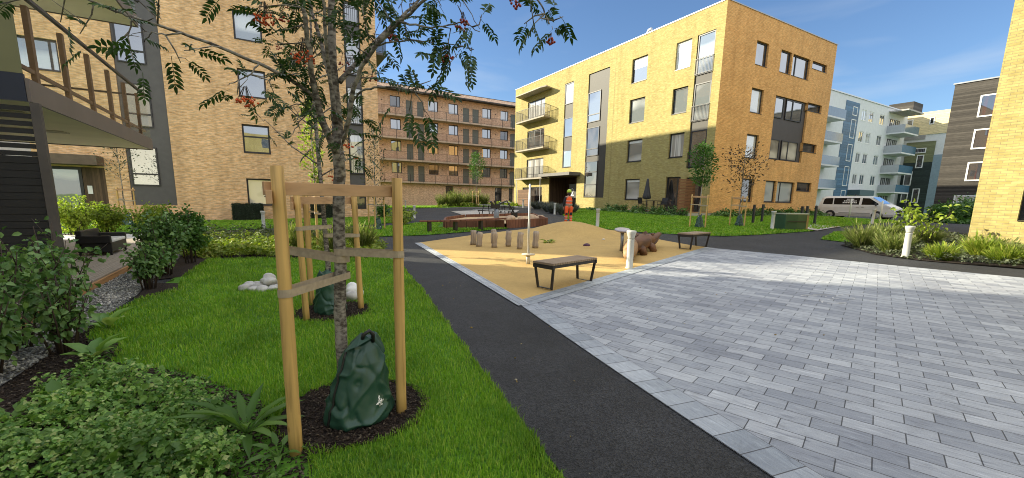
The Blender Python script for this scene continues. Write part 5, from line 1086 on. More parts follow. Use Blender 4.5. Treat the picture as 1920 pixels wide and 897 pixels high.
T1_BR= [[(0.394,3.014,-0.022,0.043),(0.385,3.018,0.102,0.042),(0.376,3.024,0.424,0.041),(0.383,3.02,0.811,0.04),(0.394,3.013,1.218,0.039),(0.402,3.009,1.467,0.038),(0.416,3.001,1.641,0.037),(0.413,3.002,1.797,0.036)],[(0.413,3.003,1.784,0.036),(0.418,3.014,1.989,0.033),(0.413,3.031,2.178,0.03),(0.41,3.048,2.362,0.027),(0.418,3.057,2.546,0.024),(0.428,3.066,2.728,0.021),(0.436,3.076,2.977,0.018),(0.461,3.076,3.25,0.015),(0.458,3.092,3.516,0.012)],[(0.413,3.003,1.777,0.025),(0.382,2.975,1.816,0.023),(0.328,2.962,1.959,0.021),(0.297,2.935,2.096,0.019),(0.278,2.901,2.181,0.017),(0.267,2.862,2.251,0.015),(0.252,2.826,2.431,0.013),(0.237,2.79,2.582,0.011),(0.215,2.758,2.776,0.009),(0.199,2.722,2.957,0.007)],[(0.292,2.957,2.087,0.012),(0.252,2.915,2.123,0.0111),(0.146,2.912,2.188,0.0103),(0.005,2.929,2.247,0.0094),(-0.177,2.969,2.31,0.0085),(-0.349,3.004,2.361,0.0076),(-0.551,3.056,2.414,0.0067),(-0.651,3.049,2.435,0.0059),(-0.743,3.038,2.464,0.005)],[(0.444,3.007,2.229,0.017),(0.512,3.047,2.32,0.0154),(0.589,3.082,2.408,0.0139),(0.716,3.087,2.563,0.0123),(0.847,3.091,2.704,0.0107),(0.977,3.094,2.839,0.0091),(1.135,3.082,3.037,0.0076),(1.26,3.089,3.244,0.006)],[(0.418,2.977,1.825,0.018),(0.437,2.896,1.874,0.0165),(0.458,2.815,1.973,0.015),(0.476,2.735,2.126,0.0135),(0.515,2.643,2.249,0.012),(0.576,2.538,2.338,0.0105),(0.67,2.414,2.434,0.009),(0.756,2.294,2.508,0.0075),(0.878,2.155,2.571,0.006)],[(0.473,2.875,2.045,0.008),(0.49,2.791,2.094,0.0072),(0.521,2.699,2.125,0.0064),(0.591,2.585,2.129,0.0056),(0.654,2.474,2.117,0.0048),(0.724,2.359,2.084,0.004)],[(0.402,3.044,2.244,0.016),(0.379,3.12,2.369,0.014),(0.367,3.188,2.512,0.012),(0.344,3.265,2.655,0.01),(0.322,3.339,2.804,0.008),(0.295,3.418,3.024,0.006)],[(0.405,2.972,1.972,0.014),(0.374,2.927,2.272,0.012),(0.357,2.873,2.473,0.01),(0.347,2.815,2.617,0.008),(0.337,2.758,2.836,0.006)],[(0.299,2.953,2.1,0.005),(0.25,2.924,2.011,0.004),(0.186,2.903,1.939,0.003),(0.137,2.873,1.854,0.002)],[(0.35,3.155,1.989,0.006),(0.308,3.256,2.02,0.005),(0.272,3.354,2.12,0.004),(0.23,3.455,2.168,0.003)],[(0.473,2.91,1.989,0.006),(0.445,2.868,1.913,0.005),(0.411,2.83,1.851,0.004),(0.387,2.786,1.726,0.003)],[(0.581,2.558,2.345,0.005),(0.64,2.512,2.356,0.0044),(0.741,2.442,2.369,0.0038),(0.814,2.388,2.359,0.0032),(0.887,2.334,2.346,0.0026),(1.01,2.252,2.323,0.002)],[(0.664,2.394,2.427,0.006),(0.763,2.322,2.403,0.005),(0.857,2.254,2.4,0.004),(0.949,2.185,2.423,0.003),(1.017,2.132,2.368,0.002)],[(0.33,2.704,2.81,0.008),(0.709,2.391,2.9,0.007),(1.01,2.124,2.739,0.006),(1.171,1.938,2.547,0.005),(1.198,1.83,2.429,0.004),(1.188,1.743,2.316,0.003)],[(1.124,3.052,3.022,0.005),(1.253,2.978,2.922,0.004),(1.318,2.94,2.82,0.003),(1.384,2.902,2.7,0.002)],[(-0.332,2.856,2.319,0.005),(-0.404,2.898,2.307,0.004),(-0.462,2.932,2.321,0.003),(-0.503,2.956,2.269,0.002)],[(-0.537,2.975,2.39,0.004),(-0.559,2.931,2.276,0.003),(-0.535,2.859,2.161,0.002)],[(0.005,2.892,2.238,0.005),(-0.041,2.9,2.173,0.004),(-0.122,2.927,2.125,0.003),(-0.161,2.931,2.106,0.002)],[(-0.171,2.879,2.286,0.004),(-0.249,2.866,2.265,0.003),(-0.328,2.854,2.234,0.002)]]
T1_LS= [(-0.462,2.932,2.321,0.158,7),(-0.544,2.922,2.201,0.098,4),(-0.291,2.833,2.243,0.053,2),(-0.373,2.938,2.236,0.078,3),(-0.617,3.022,2.406,0.103,4),(-0.82,3.082,2.406,0.149,4),(-0.754,3.101,2.353,0.106,2),(-0.507,3.016,2.454,0.123,4),(-1.047,3.156,2.398,0.079,2),(-0.582,3.002,2.306,0.081,2),(-0.096,2.893,2.107,0.099,10),(-0.017,2.905,2.15,0.099,12),(0.045,2.927,2.106,0.077,7),(0.109,2.832,2.486,0.115,12),(0.223,2.881,2.584,0.119,16),(0.13,2.935,2.369,0.079,6),(0.21,3.005,2.478,0.101,10),(0.061,2.802,2.524,0.076,6),(0.231,3.224,2.39,0.107,12),(0.338,3.277,2.523,0.111,14),(0.364,3.146,2.649,0.13,14),(0.434,2.759,2.56,0.115,16),(0.474,2.678,2.43,0.092,14),(0.532,2.587,2.495,0.109,16),(0.612,2.771,2.457,0.096,12),(0.547,3.04,2.396,0.074,9),(0.61,2.541,2.551,0.09,10),(0.672,2.447,2.505,0.087,7),(0.274,3.314,2.217,0.109,12),(0.205,3.354,2.111,0.096,8),(0.348,3.271,2.114,0.094,9),(0.185,2.903,1.924,0.075,9),(0.452,2.864,1.961,0.083,9),(0.506,2.89,2.019,0.069,8),(0.598,2.895,2.272,0.055,6),(0.604,2.776,2.214,0.06,6),(0.469,3.144,2.141,0.075,6),(0.322,3.229,2.307,0.086,9),(0.178,3.255,2.258,0.064,5),(0.656,2.514,2.374,0.084,9),(0.732,2.412,2.393,0.089,8),(0.833,2.354,2.36,0.088,11),(0.89,2.263,2.371,0.086,10),(0.968,2.16,2.393,0.071,9),(1.001,2.198,2.307,0.059,7),(0.939,2.234,2.292,0.065,7),(0.883,2.325,2.293,0.067,6),(1.038,2.177,2.466,0.04,3),(0.72,2.362,2.511,0.103,8),(0.842,2.291,2.519,0.095,8),(0.952,2.227,2.503,0.054,4),(0.674,2.389,2.077,0.059,5),(0.749,2.345,2.071,0.071,11),(0.781,2.303,2.108,0.058,6),(0.774,2.331,2.002,0.051,5),(0.716,2.387,2.005,0.046,4),(1.122,1.782,2.399,0.059,6),(1.166,1.756,2.35,0.052,7),(1.199,1.737,2.305,0.041,6),(1.23,1.719,2.351,0.029,3),(1.112,1.81,2.334,0.035,2),(0.408,2.832,1.762,0.052,4),(0.386,3.25,1.903,0.059,5),(0.285,3.25,1.912,0.076,5),(0.472,2.91,1.889,0.046,5),(-0.4,2.896,2.571,0.319,7),(-0.053,2.926,2.697,0.324,18),(0.365,3.03,2.879,0.386,30),(0.601,2.662,2.785,0.348,30),(0.435,2.99,3.168,0.531,40),(0.979,2.327,2.718,0.251,12)]
T1_BER= [(0.048,2.81,2.444,0.057,38),(0.237,2.873,2.299,0.069,44),(-0.069,2.843,2.011,0.052,30),(0.951,2.204,2.409,0.039,22),(0.654,2.516,2.388,0.032,14),(0.894,2.284,2.254,0.036,22),(1.197,1.738,2.24,0.023,14),(1.074,1.867,2.419,0.033,12),(0.461,2.859,1.823,0.034,10),(0.409,3.352,1.636,0.043,10),(0.485,3.076,2.346,0.05,12),(0.615,2.827,2.228,0.031,8),(0.139,2.93,2.498,0.036,8)]
def berries(parent, p, r, n, m, seed):
    rg = np.random.default_rng(seed); bm = bmesh.new(); bmesh.ops.create_icosphere(bm, subdivisions=1, radius=1); bv_ = np.array([v.co[:] for v in bm.verts]); bf = np.array([[v.index for v in f.verts] for f in bm.faces]); bm.free()
    P = rg.normal(0, 1, (n,3)); P = P/np.linalg.norm(P,axis=1)[:,None]*rg.uniform(.3,1,(n,1))**.5; P = P*np.array([r*1.1,r*1.1,r*.6]); s = rg.uniform(.0062,.0078,n)*(1 if r > .03 else .9)
    V = (P[:,None,:] + bv_[None]*s[:,None,None]).reshape(-1,3) + np.array(p); F = (np.arange(n)[:,None,None]*len(bv_) + bf[None]).reshape(-1,3)
    o = wloc(parent); b = npmesh('berry_cluster', V - np.array(o), F, m, parent, True)
    mb = MB(); 
    for k in range(0, n, 3): mb.tube([tuple(np.array(p)+P[k]), tuple(np.array(p)+np.array([0,0,r*1.6])+P[k]*.15)], .0012, 4)
    mb.build('stalk', M['twig'], b, world=False) if False else None
    st = MB(); 
    for k in range(0, n, 3): st.tube([tuple(P[k]+np.array(p)-np.array(o)), tuple(np.array(p)-np.array(o)+np.array([0,0,r*1.6])+P[k]*.15)], .0012, 4)
    st.build('stalk', M['twig'], b)
def rowan(label, base, BR, LS, BER, seed, leafL=(.105,.155), pinn=True, bark='bark'):
    rg = np.random.default_rng(seed); t = thing('rowan_tree', label, 'tree', base, 0, 'young rowan trees on the lawn'); mb = MB(); nodes = []
    for br in BR:
        pts = [Vector(p[:3]) for p in br]; rr_ = [p[3] for p in br]; P2 = []; R2 = []
        for i in range(len(pts)-1):   # resample with slight wobble
            for k in range(4):
                f = k/4; q = pts[i].lerp(pts[i+1], f); 
                if k: q = q + Vector(rg.normal(0, .0025, 3))
                P2.append(q); R2.append(rr_[i]*(1-f)+rr_[i+1]*f)
        P2.append(pts[-1]); R2.append(rr_[-1]); mb.tube(P2, R2, 12 if R2[0] > .02 else 7); nodes += [q for q in P2]
    NP_ = np.array([n[:] for n in nodes]); Pl = []; Dl = []; tw = MB()
    for x, y, z, r, n in LS:
        c = np.array((x,y,z)); d = np.linalg.norm(NP_-c, axis=1); j = d.argmin(); a = NP_[j]; dirv = norm(c - a + rg.normal(0,.03,3)); 
        if d[j] > .02: tw.tube([tuple(a), tuple((a+c)/2 + rg.normal(0,.02,3)), tuple(c + dirv*r*.6)], [.0045,.0035,.002], 5)
        for k in range(max(2,int(n*.43))):
            s = rg.uniform(-.2,.7); p = c + dirv*r*s + rg.normal(0, r*.38, 3); out = norm(norm(p-c+1e-6)*.7 + dirv*.6 + rg.normal(0,.45,3)); Pl.append(p); Dl.append(out)
            if k % 2 == 0: tw.tube([tuple(c + dirv*r*s*.5), tuple(p)], [.0022,.0013], 4)
    mb.add(tw.v, tw.f); mb.build('trunk', M[bark], t, True, True)
    Pl = np.array(Pl); Dl = np.array(Dl); up = np.tile(np.array([0,0,1.]), (len(Pl),1)) + rg.normal(0,.3,(len(Pl),3)); V, F = pinnate(Pl, Dl, up, rg.uniform(*leafL, len(Pl))); npmesh('crown', V - np.array(base), F, M['rowan_leaf'], t)
    for i, (x, y, z, r, n) in enumerate(BER): berries(t, (x,y,z), r, n, M['berry'] if i in (0,1,2,8,9) else M['berry_red'], seed*50+i)
    return t
rowan('nearest young rowan tree with orange berries, inside the front stake frame', (.405,3.01,gz(.4,3)), T1_BR, T1_LS, T1_BER, 1)
# second rowan, behind
def curve3(pts, r0, r1): n = len(pts); return [tuple(p) + (r0+(r1-r0)*i/(n-1),) for i, p in enumerate(pts)]
x, y = T2; z = gz(x, y)
BR2 = [curve3([(x,y,z),(x-.02,y,.8),(x-.04,y+.02,1.5),(x-.06,y+.03,2.2),(x-.07,y,3.0),(x-.05,y,3.9)], .036, .010)]
LS2 = []; BE2 = []
rg = random.Random(8)
for k in range(16):
    zz = 1.75 + k*.14; a = k*2.4; L = rg.uniform(.35,.75)*(1 if zz < 2.9 else .7); f = (zz-1.5)/2.4; bx, by = x-.05-.02*f, y+.02; e = (bx+L*math.cos(a), by+L*math.sin(a), zz+L*.75); BR2.append(curve3([(bx,by,zz),((bx+e[0])/2,(by+e[1])/2,zz+L*.3),e], .010, .003))
    for q in (.5,.8,1.05): LS2.append((bx+(e[0]-bx)*q, by+(e[1]-by)*q, zz+L*.75*q*.95, .14, 8))
    if k % 3 == 0: BE2.append((e[0],e[1],e[2]-.08,.035,14))
rowan('second rowan tree with a thinner trunk, behind the nearest one on the lawn', (x,y,z), BR2, LS2, BE2, 2, (.13,.18), True, 'bark')

def young_tree(label, loc, h, z0, r, n, leaf, L, W, seed, trunk=.03, limbs=14, group='young staked trees around the court', name='young_tree', bark='bark_pale', spread=.55, lean=0):
    rg = np.random.default_rng(seed); t = thing(name, label, 'tree', loc, 0, group); mb = MB(); K = 8; pts = [(lean*k/K + rg.normal(0,.01), rg.normal(0,.01), h*.97*k/K) for k in range(K+1)]; mb.tube(pts, [trunk*(1-.75*k/K) for k in range(K+1)], 9); P = []; D = []
    for k in range(limbs):
        f = (k+.5)/limbs; zz = z0 + (h-z0)*.92*f; a = k*2.4 + rg.uniform(-.4,.4); prof = math.sin(PI*min(1,.18+.8*f))**.7; Lb = r*prof*rg.uniform(.7,1.15); b0 = np.array((lean*zz/h,0,zz)); e = b0 + np.array((math.cos(a)*Lb, math.sin(a)*Lb, Lb*spread + .05)); mid = (b0+e)/2 + np.array((0,0,-.03*Lb)); mb.tube([tuple(b0),tuple(mid),tuple(e)], [trunk*.35,trunk*.25,trunk*.1], 5)
        m = max(2, int(n/limbs)); s = rg.uniform(.15,1.1,m)[:,None]; base = b0 + (e-b0)*s; off = rg.normal(0,1,(m,3))*r*.16; P.append(base+off); D.append(norm(off + (e-b0)*.5 + rg.normal(0,.05,(m,3))))
    mb.build('trunk', M[bark], t, True); P = np.concatenate(P); D = np.concatenate(D); V, F = leafarr(P, D, rdir(len(P),.0,1), L*RNG.uniform(.7,1.2,len(P)), W*RNG.uniform(.8,1.2,len(P))); npmesh('crown', V, F, M[leaf], t); return t
def staked(label_t, label_s, x, y, h, z0, r, n, leaf, L, W, seed, H=1.45, rails=True, bag_label=None, bs=.9, rz=0, sr=.03, q=.36, **kw):
    young_tree(label_t, (x,y,gz(x,y)), h, z0, r, n, leaf, L, W, seed, **kw)
    st = [(x+q*math.cos(rz+a), y+q*math.sin(rz+a), .0, .0) for a in (0, 2.09, 4.19)]
    tree_support('tree_support', label_s, st, (x,y), H, [(1,2,H-.1,.05,.05,-.045),(0,1,H-.1,.05,.05,-.045),(0,2,H-.1,.05,.05,-.04)], [(1,H*.7,0),(2,H*.68,0),(0,H*.66,0)], sr, mats=('stake','rail_wood'), plankh=.07)
    if bag_label: bag2((x+.03,y-.05,gz(x,y)+.02), bag_label, bs, rz)
staked('slender young tree with a bright yellow green crown catching the sun, behind the second rowan', 'sunlit pine stake frame around the bright yellow green tree', 1.05, 12.0, 3.9, 1.7, .24, 800, 'leaf_bright', .075, .045, 21, 1.5, True, None, rz=.4, q=.22, limbs=26)
staked('thin young tree with sparse grey green leaves by the tan building corner', 'pine stake frame around the thin grey green tree by the corner of the tan building', 3.78, 17.75, 4.3, 1.0, .45, 620, 'leaf_grey', .08, .04, 22, 1.5, True, 'green watering bag at the foot of the thin grey green tree on the middle lawn', .85, rz=.2, limbs=22, spread=.9)
staked('young tree with a bushy top in front of the red brown gallery building', 'thin stake frame around the tree in front of the gallery building', 18.5, 39.5, 5.4, 2.7, .85, 1300, 'leaf_green', .13, .08, 23, 1.6, True, None, rz=.9, limbs=20)
staked('young green leafy tree in front of the brown slatted screen of the yellow building', 'pale stake frame around the green tree by the yellow building corner', 16.3, 11.85, 3.55, 1.75, .55, 1300, 'leaf_green', .10, .065, 24, 1.45, True, 'green watering bag at the foot of the tree left of the yellow gable', .95, rz=.5, limbs=20)
staked('young tree with a sparse purple brown crown in front of the yellow gable', 'pale stake frame around the purple brown tree by the gable', 19.0, 11.7, 3.4, 1.45, 1.0, 520, 'leaf_purple', .11, .06, 25, 1.4, True, 'green watering bag at the foot of the purple brown tree by the gable', .95, rz=.3, limbs=12, bark='bark', spread=.75)
staked('bare looking young tree with few leaves beside the entrance of the tan building', 'pine stake frame around the nearly bare tree by the entrance', -5.6, 24.9, 3.7, 1.9, .75, 260, 'leaf_grey', .10, .05, 26, 1.7, True, 'pale green watering bag at the foot of the nearly bare tree by the entrance', 1.0, rz=.2, limbs=12, bark='bark', spread=.8)

# ---- shrubs
def shrub(label, loc, h, r, stems, n, leaf, L, W, seed, group='leafy shrubs', name='shrub', low=.25, tri=False, dens_top=1.0):
    rg = np.random.default_rng(seed); t = thing(name, label, 'shrub', loc, 0, group); mb = MB(); P = []; D = []
    for k in range(stems):
        a = rg.uniform(0,2*PI); f = rg.uniform(.1,1); bx, by = .25*r*f*math.cos(a), .25*r*f*math.sin(a); ex, ey = r*f*math.cos(a)*.9, r*f*math.sin(a)*.9; hz = h*rg.uniform(.72,1.0)*(1-.2*f); mid = ((bx+ex)/2*.8, (by+ey)/2*.8, hz*.5); mb.tube([(bx,by,-.02),mid,(ex,ey,hz)], [.011,.008,.003], 5)
        nb = int(rg.integers(3,6)); segs = [((bx,by,0),mid,(ex,ey,hz))]
        for q in range(nb):
            s = rg.uniform(.3,.85); p0 = np.array(mid)*(1-abs(s-.5)*2) + np.array((ex,ey,hz))*max(0,s-.5)*2 + np.array((bx,by,0))*max(0,.5-s)*2; e2 = p0 + rg.normal(0,1,3)*np.array((.22,.22,.1))*r*1.1 + np.array((0,0,.12*h)); mb.tube([tuple(p0), tuple(e2)], [.005,.002], 4); segs.append((tuple(p0), tuple((p0+e2)/2), tuple(e2)))
        m = max(1, int(n/stems/len(segs)))
        for a_, b_, c_ in segs:
            s = rg.uniform(low if a_[2] == 0 else 0, 1.03, m)[:,None]; A, B, C_ = map(np.array, (a_, b_, c_)); q = (1-s)**2*A + 2*s*(1-s)*B + s*s*C_; o = rg.normal(0,1,(m,3)); o = norm(o)*rg.uniform(.3,1.1,(m,1))*L*1.2; P.append(q+o); D.append(norm(o + np.array((0,0,-.3*L))))
    mb.build('stems', M['twig'], t, True); P = np.concatenate(P); D = np.concatenate(D); k = P[:,2] > .03; P = P[k]; D = D[k]; N = rdir(len(P), .2, 1); Ls = L*RNG.uniform(.6,1.2,len(P)); V, F = (trifol if tri else leafarr)(P, D, N, Ls, W/L*Ls); npmesh('foliage', V, F, M[leaf], t); return t
G1 = 'shrubs along the left terrace edge'
for i, (x, y, h, r, n, lb) in enumerate(((-2.05,4.75,1.0,.50,900,'leafy shrub nearest the lower left corner'),(-2.2,5.55,1.22,.52,1000,'tall dark shrub in front of the slatted screen, at the left edge'),(-2.15,6.5,1.28,.48,900,'tall dark shrub in front of the grey screen post'),(-1.75,5.3,.85,.30,420,'thin shrub with bare stems at the corner of the lawn'))):
    shrub(lb, (x,y,gz(x,y)), h, r, 15, n*.95, 'leaf_dark', .070, .05, 60+i, G1, low=.45)
for i, (x, y, h, r, n, lb) in enumerate(((-1.72,8.35,.85,.32,420,'small shrub on the mulch patch beside the gravel strip'),(-1.75,9.7,1.28,.55,1300,'bushy shrub beside the terrace, left one of the dense pair'),(-1.55,11.2,1.35,.62,1500,'bushy shrub with sunlit top beside the terrace, right one of the dense pair'))):
    shrub(lb, (x,y,gz(x,y)), h, r, 14, n*1.6, 'leaf_dark' if i < 2 else 'leaf_green', .075, .055, 70+i, G1, low=.35)
for i, (x, y, h, r, lb) in enumerate(((-4.9,19.6,1.35,.8,'bright sunlit shrub left of the pair by the entrance'),(-3.6,19.2,1.2,.75,'bright sunlit shrub right of the pair by the entrance'),(-5.6,18.9,1.5,.8,'tall sunlit shrub beside the slatted screen post'))):
    shrub(lb, (x,y,gz(x,y)), h, r, 16, 2200, 'leaf_bright', .10, .07, 80+i, 'bright shrubs by the entrance path', low=.2)
rs = shrub('rose like shrub with bright leaves on bare stems in the bed at the right', (17.6,4.95,gz(17.6,4.95)), 1.6, .95, 6, 230, 'leaf_bright', .15, .10, 90, None, low=.55)
for i, (x, y, h, r, lb) in enumerate(((46.5,12.0,1.6,1.6,'dark shrub right behind the van nose'),(50,11.5,2.0,1.9,'dark shrub in front of the black timber building, left'),(53,12.2,2.3,2.0,'tall dark shrub in front of the black timber building, middle'),(54,9.5,1.8,1.9,'dark shrub in front of the black timber building, right'))):
    shrub(lb, (x,y,gz(x,y)), h, r, 16, 1500, 'leaf_green' if i == 0 else 'leaf_dark', .22, .15, 95+i, 'dark shrubs before the black timber building', low=.1)
for i, (x, y, h, r, lf, lb) in enumerate(((6.1,22.3,.8,.8,'leaf_bright','low bright green shrub on the middle lawn, left'),(5.2,19.6,.7,.8,'yellowgreen','low yellow green shrub on the middle lawn near the far path'),(6.0,26.5,1.0,.6,'leaf_green','round green shrub at the right corner of the tan building'))):
    shrub(lb, (x,y,gz(x,y)), h, r, 14, 1200, lf, .10, .07, 110+i, 'low shrubs on the middle lawn', low=.05)
# clipped hedge blocks by the tan wall
def hedge(label, x0, x1, y0, y1, h, n, seed):
    rg = np.random.default_rng(seed); z = gz((x0+x1)/2, y0); t = thing('hedge', label, 'hedge', ((x0+x1)/2,(y0+y1)/2,z), 0, 'clipped dark hedges by the tan wall'); mb = MB(); mb.box(-(x1-x0)/2+.05,(x1-x0)/2-.05,-(y1-y0)/2+.05,(y1-y0)/2-.05,0,h-.05); mb.build('twig_core', plain('hedge_core',(.012,.018,.01),.9,.3), t)
    P = rg.uniform(-1,1,(n,3)); ax = rg.integers(0,3,n); sg_ = np.sign(rg.uniform(-1,1,n)); P[np.arange(n),ax] = sg_; P[:,2] = P[:,2]*.5+.5; P = P*np.array([(x1-x0)/2,(y1-y0)/2,h]) + rg.normal(0,.02,(n,3)); V, F = leafarr(P, rdir(n), rdir(n,.0,1), .07, .04); npmesh('foliage', V, F, M['hedge_leaf'], t)
hedge('clipped dark hedge block under the ground floor window of the tan building', -1.75, -.35, 27.7, 28.4, .92, 3500, 3); hedge('clipped dark hedge block right of the ground floor window, behind the stakes', 2.2, 3.5, 27.7, 28.4, .85, 2600, 4)
# ---- grass tufts
def tuft(label, loc, h, r, n, leaf, seed, group=None, spikes=0, w=.008, name='grass_clump', cat='grass clump', lay=.6):
    rg = np.random.default_rng(seed); t = thing(name, label, cat, loc, 0, group); a = rg.uniform(0,2*PI,n); b = np.stack([np.cos(a)*rg.uniform(0,.3*r,n), np.sin(a)*rg.uniform(0,.3*r,n), np.zeros(n)],1); d = np.stack([np.cos(a)*lay*rg.uniform(.1,1,n), np.sin(a)*lay*rg.uniform(.1,1,n), np.ones(n)],1); L = h*rg.uniform(.55,1.1,n); parts_ = [leafarr(b, d, rdir(n,.0,.6), L, w, .25, .1)]
    if spikes:
        a = rg.uniform(0,2*PI,spikes); d = norm(np.stack([np.cos(a)*lay*rg.uniform(.2,1,spikes), np.sin(a)*lay*rg.uniform(.2,1,spikes), np.ones(spikes)],1)); L = h*rg.uniform(1.0,1.35,spikes); b = d*L[:,None]*.75; parts_.append(leafarr(b, d, rdir(spikes,-.2,.2), L*.3, .03, .3, .3))
    V, F = merge(parts_); npmesh('blades', V, F, M[leaf], t)
    return t
for i, (x, y, h, r, n, lb) in enumerate(((2.05,11.3,.62,.55,900,'arching pale grass clump at the right end of the flower bed, by the asphalt path'),(1.3,11.3,.60,.5,700,'pale grass clump behind the second rowan trunk'),(.55,12.4,.6,.5,600,'pale grass clump left of the sunlit stakes in the flower bed'),(1.75,12.6,.6,.5,600,'pale grass clump at the back of the flower bed near the path'))):
    tuft(lb, (x,y,gz(x,y)+.02), h, r, n, 'grass_tuft', 120+i, 'pale ornamental grass clumps in the flower bed', 60, .009)
for i in range(7):
    f = i/6; x, y = 15.2+4.6*f, 40.8+.6*math.sin(5*i); tuft(['leftmost','second from left','third from left','middle','third from right','second from right','rightmost'][i]+' pale grass clump of the row before the gallery building', (x,y,gz(x,y)), 1.1+.2*(i%3), .7, 420, 'grass_tuft', 130+i, 'pale grass clumps before the gallery building', 50, .03)
for i, (x, y) in enumerate(((17.3,24.2),(18.2,26.0),(17.0,22.6),(19.3,27.8),(18.4,23.6),(19.9,30.2))):
    tuft('grey lavender bush in the mound left of the worker, '+['front left','middle left','nearest the path end','rear middle','front right','rear by the entrance'][i], (x,y,gz(x,y)), .75, .95, 800, 'lavender', 140+i, 'grey lavender bushes by the yellow building entrance', 0, .03, 'lavender_bush', 'lavender', 1.0)
for i, (x, y, c) in enumerate(((14.2,3.5,0),(14.6,4.6,1),(15.3,5.5,1),(14.9,2.6,0),(15.6,1.6,1),(15.0,.9,0),(16.2,4.9,1),(15.9,3.2,0),(14.5,1.6,0),(17.0,3.0,1),(17.4,1.2,1),(16.6,.2,1),(18.3,2.4,1),(18.2,4.9,1),(17.2,5.6,1))):
    tuft(('fresh green clump' if c == 0 else 'grey green flowering clump')+' in the right hand bed, '+['by the bollard foot','left of the bollard','at the left tip of the bed','right of the bollard','in the middle of the bed','at the right front','behind the bollard','behind the fresh clumps','right front edge','below the building corner','under the brick wall','far right under the wall','against the brick wall','below the bright leaved shrub','at the rear left'][i], (x,y,gz(x,y)+.01), .42+.14*(i%3), .6, 800, 'yellowgreen' if c == 0 else 'grass_tuft', 160+i, 'clumps in the flowering bed at the right', 25, .014, 'perennial_clump', 'perennial', .95)
for i in range(9):
    x = 23.0 + .1*math.sin(i*3); y = 17.9 + i*.85; shrub('low young shrub number along the terrace front, '+['right end below the screen','second from the screen','third from the screen','below the right chair','below the table','below the parasol','below the left window','left of the window','left end'][i].replace('number ',''), (x,y,gz(x,y)), .62, .45, 8, 260, 'leaf_dark' if i % 2 else 'leaf_green', .11, .07, 180+i, 'low shrubs along the terrace front', low=.1)
for i in range(7):
    x = 26.5 + i*1.8; shrub('low green shrub along the foot of the yellow gable, '+['left end','second from left','third from left','middle','third from right','second from right','right end'][i], (x,16.9,gz(x,16.9)), .55, .8, 8, 320, 'leaf_green', .14, .09, 200+i, 'low shrubs along the yellow gable', low=.05)
# ---- broad leaved weeds
def rosette(label, loc, n, L, W, seed, leaf='weed_leaf', el=(.35,1.2), group='broad leaved weeds in the shrub bed'):
    rg = np.random.default_rng(seed); t = thing('broad_leaved_weed', label, 'weed', loc, 0, group); a = np.arange(n)*2.4 + rg.uniform(-.3,.3,n); e = rg.uniform(*el, n); d = np.stack([np.cos(a)*np.cos(e), np.sin(a)*np.cos(e), np.sin(e)],1); Ls = L*rg.uniform(.6,1.1,n); up = np.tile(np.array([0,0,1.]),(n,1)) + d*-.3; V, F = leafarr(d*.06, d, up, Ls, W*Ls/L, .45, .22); npmesh('leaves', V, F, M[leaf], t); mb = MB(); [mb.tube([(0,0,0), tuple(d[k]*.075)], [.006,.004], 5) for k in range(n)]; mb.build('stalks', M['weed_leaf'], t); return t
rosette('large broad leaved weed left of the nearest stake, in front of the watering bag', (-.22,2.92,.02), 16, .34, .085, 5)
rosette('broad leaved weed with rounded leaves at the left of the ground cover', (-1.35,3.85,.02), 9, .20, .10, 6); rosette('small broad leaved weed at the edge of the lawn by the shrubs', (-1.45,4.9,.02), 8, .22, .13, 7, 'leaf_cover', (.6,1.3)); rosette('pale broad leaved weed at the foot of the nearest stake', (-.05,2.55,.02), 8, .12, .05, 8)
rosette('small bright green weed growing on the play surface left of the mound', (7.38,10.52,gz(7.38,10.52)), 14, .22, .10, 9, 'leaf_bright', (.05,.7), None)
rosette('big leaved weed beside the thin shrub by the gravel', (-1.62,6.0,.02), 7, .25, .14, 10, 'leaf_cover', (.5,1.2))

# ---- what nobody could count: ground cover, grass, mulch chips, gravel
def cover(name, poly, dens, L, W, leaf, hfn, label, tri=True):
    x, y = scatter(poly, dens); n = len(x); h = hfn(x, y)*RNG.uniform(.25,1,n); P = np.stack([x, y, g(x,y) + .02 + h], 1); D = rdir(n, -.3, .4); N = rdir(n, .45, 1); Ls = L*RNG.uniform(.55,1.2,n); V, F = (trifol if tri else leafarr)(P, D, N, Ls, W/L*Ls); o = npmesh(name, V, F, M[leaf], None, False, 'stuff'); return tag(o, label, 'ground cover')
def lump(a, b, s, ph=0): return lambda x, y: np.clip(a + b*(np.sin(x*s+ph)*np.cos(y*s*1.3+ph*2) + .6*np.sin(x*s*2.3+y*s*1.9+ph)), .01, None)
COVER1 = [(-1.75,1.2),(-.55,1.2),(-.35,2.1),(-.22,2.55),(-.32,3.1),(-.55,3.55),(-.95,4.0),(-1.3,4.45),(-1.55,4.2),(-1.5,3.6),(-1.85,3.0)]
cover('ground_cover', COVER1, 110, .055, .045, 'weed_leaf', lump(.20,.09,4,1), 'scattered larger pale leaves over the ground cover in the lower left corner')
cover('ground_cover', COVER1, 2300, .029, .025, 'leaf_cover', lump(.15,.09,5), 'dense low leafy ground cover in the lower left corner')
cover('ground_cover', [(-.35,1.0),(-.02,1.0),(.05,2.0),(-.1,2.35),(-.3,2.2)], 2000, .030, .026, 'weed_leaf', lump(.12,.05,7), 'finer bright ground cover left of the nearest stake foot')
cover('ground_cover', FLOWERBED, 330, .075, .055, 'yellowgreen', lump(.17,.14,3.1), 'yellow green sunlit perennials in the flower bed behind the lawn')
cover('ground_cover', [(-2,14.8),(1.2,14.2),(2.0,14.6),(.5,16.6),(-2.2,17.5)], 300, .09, .05, 'leaf_grey', lump(.35,.2,2.5), 'tall grey green perennials at the back of the flower bed', False)
cover('ground_cover', RBED, 150, .065, .04, 'leaf_grey', lump(.12,.10,2.2), 'mixed bright perennials filling the bed at the right')
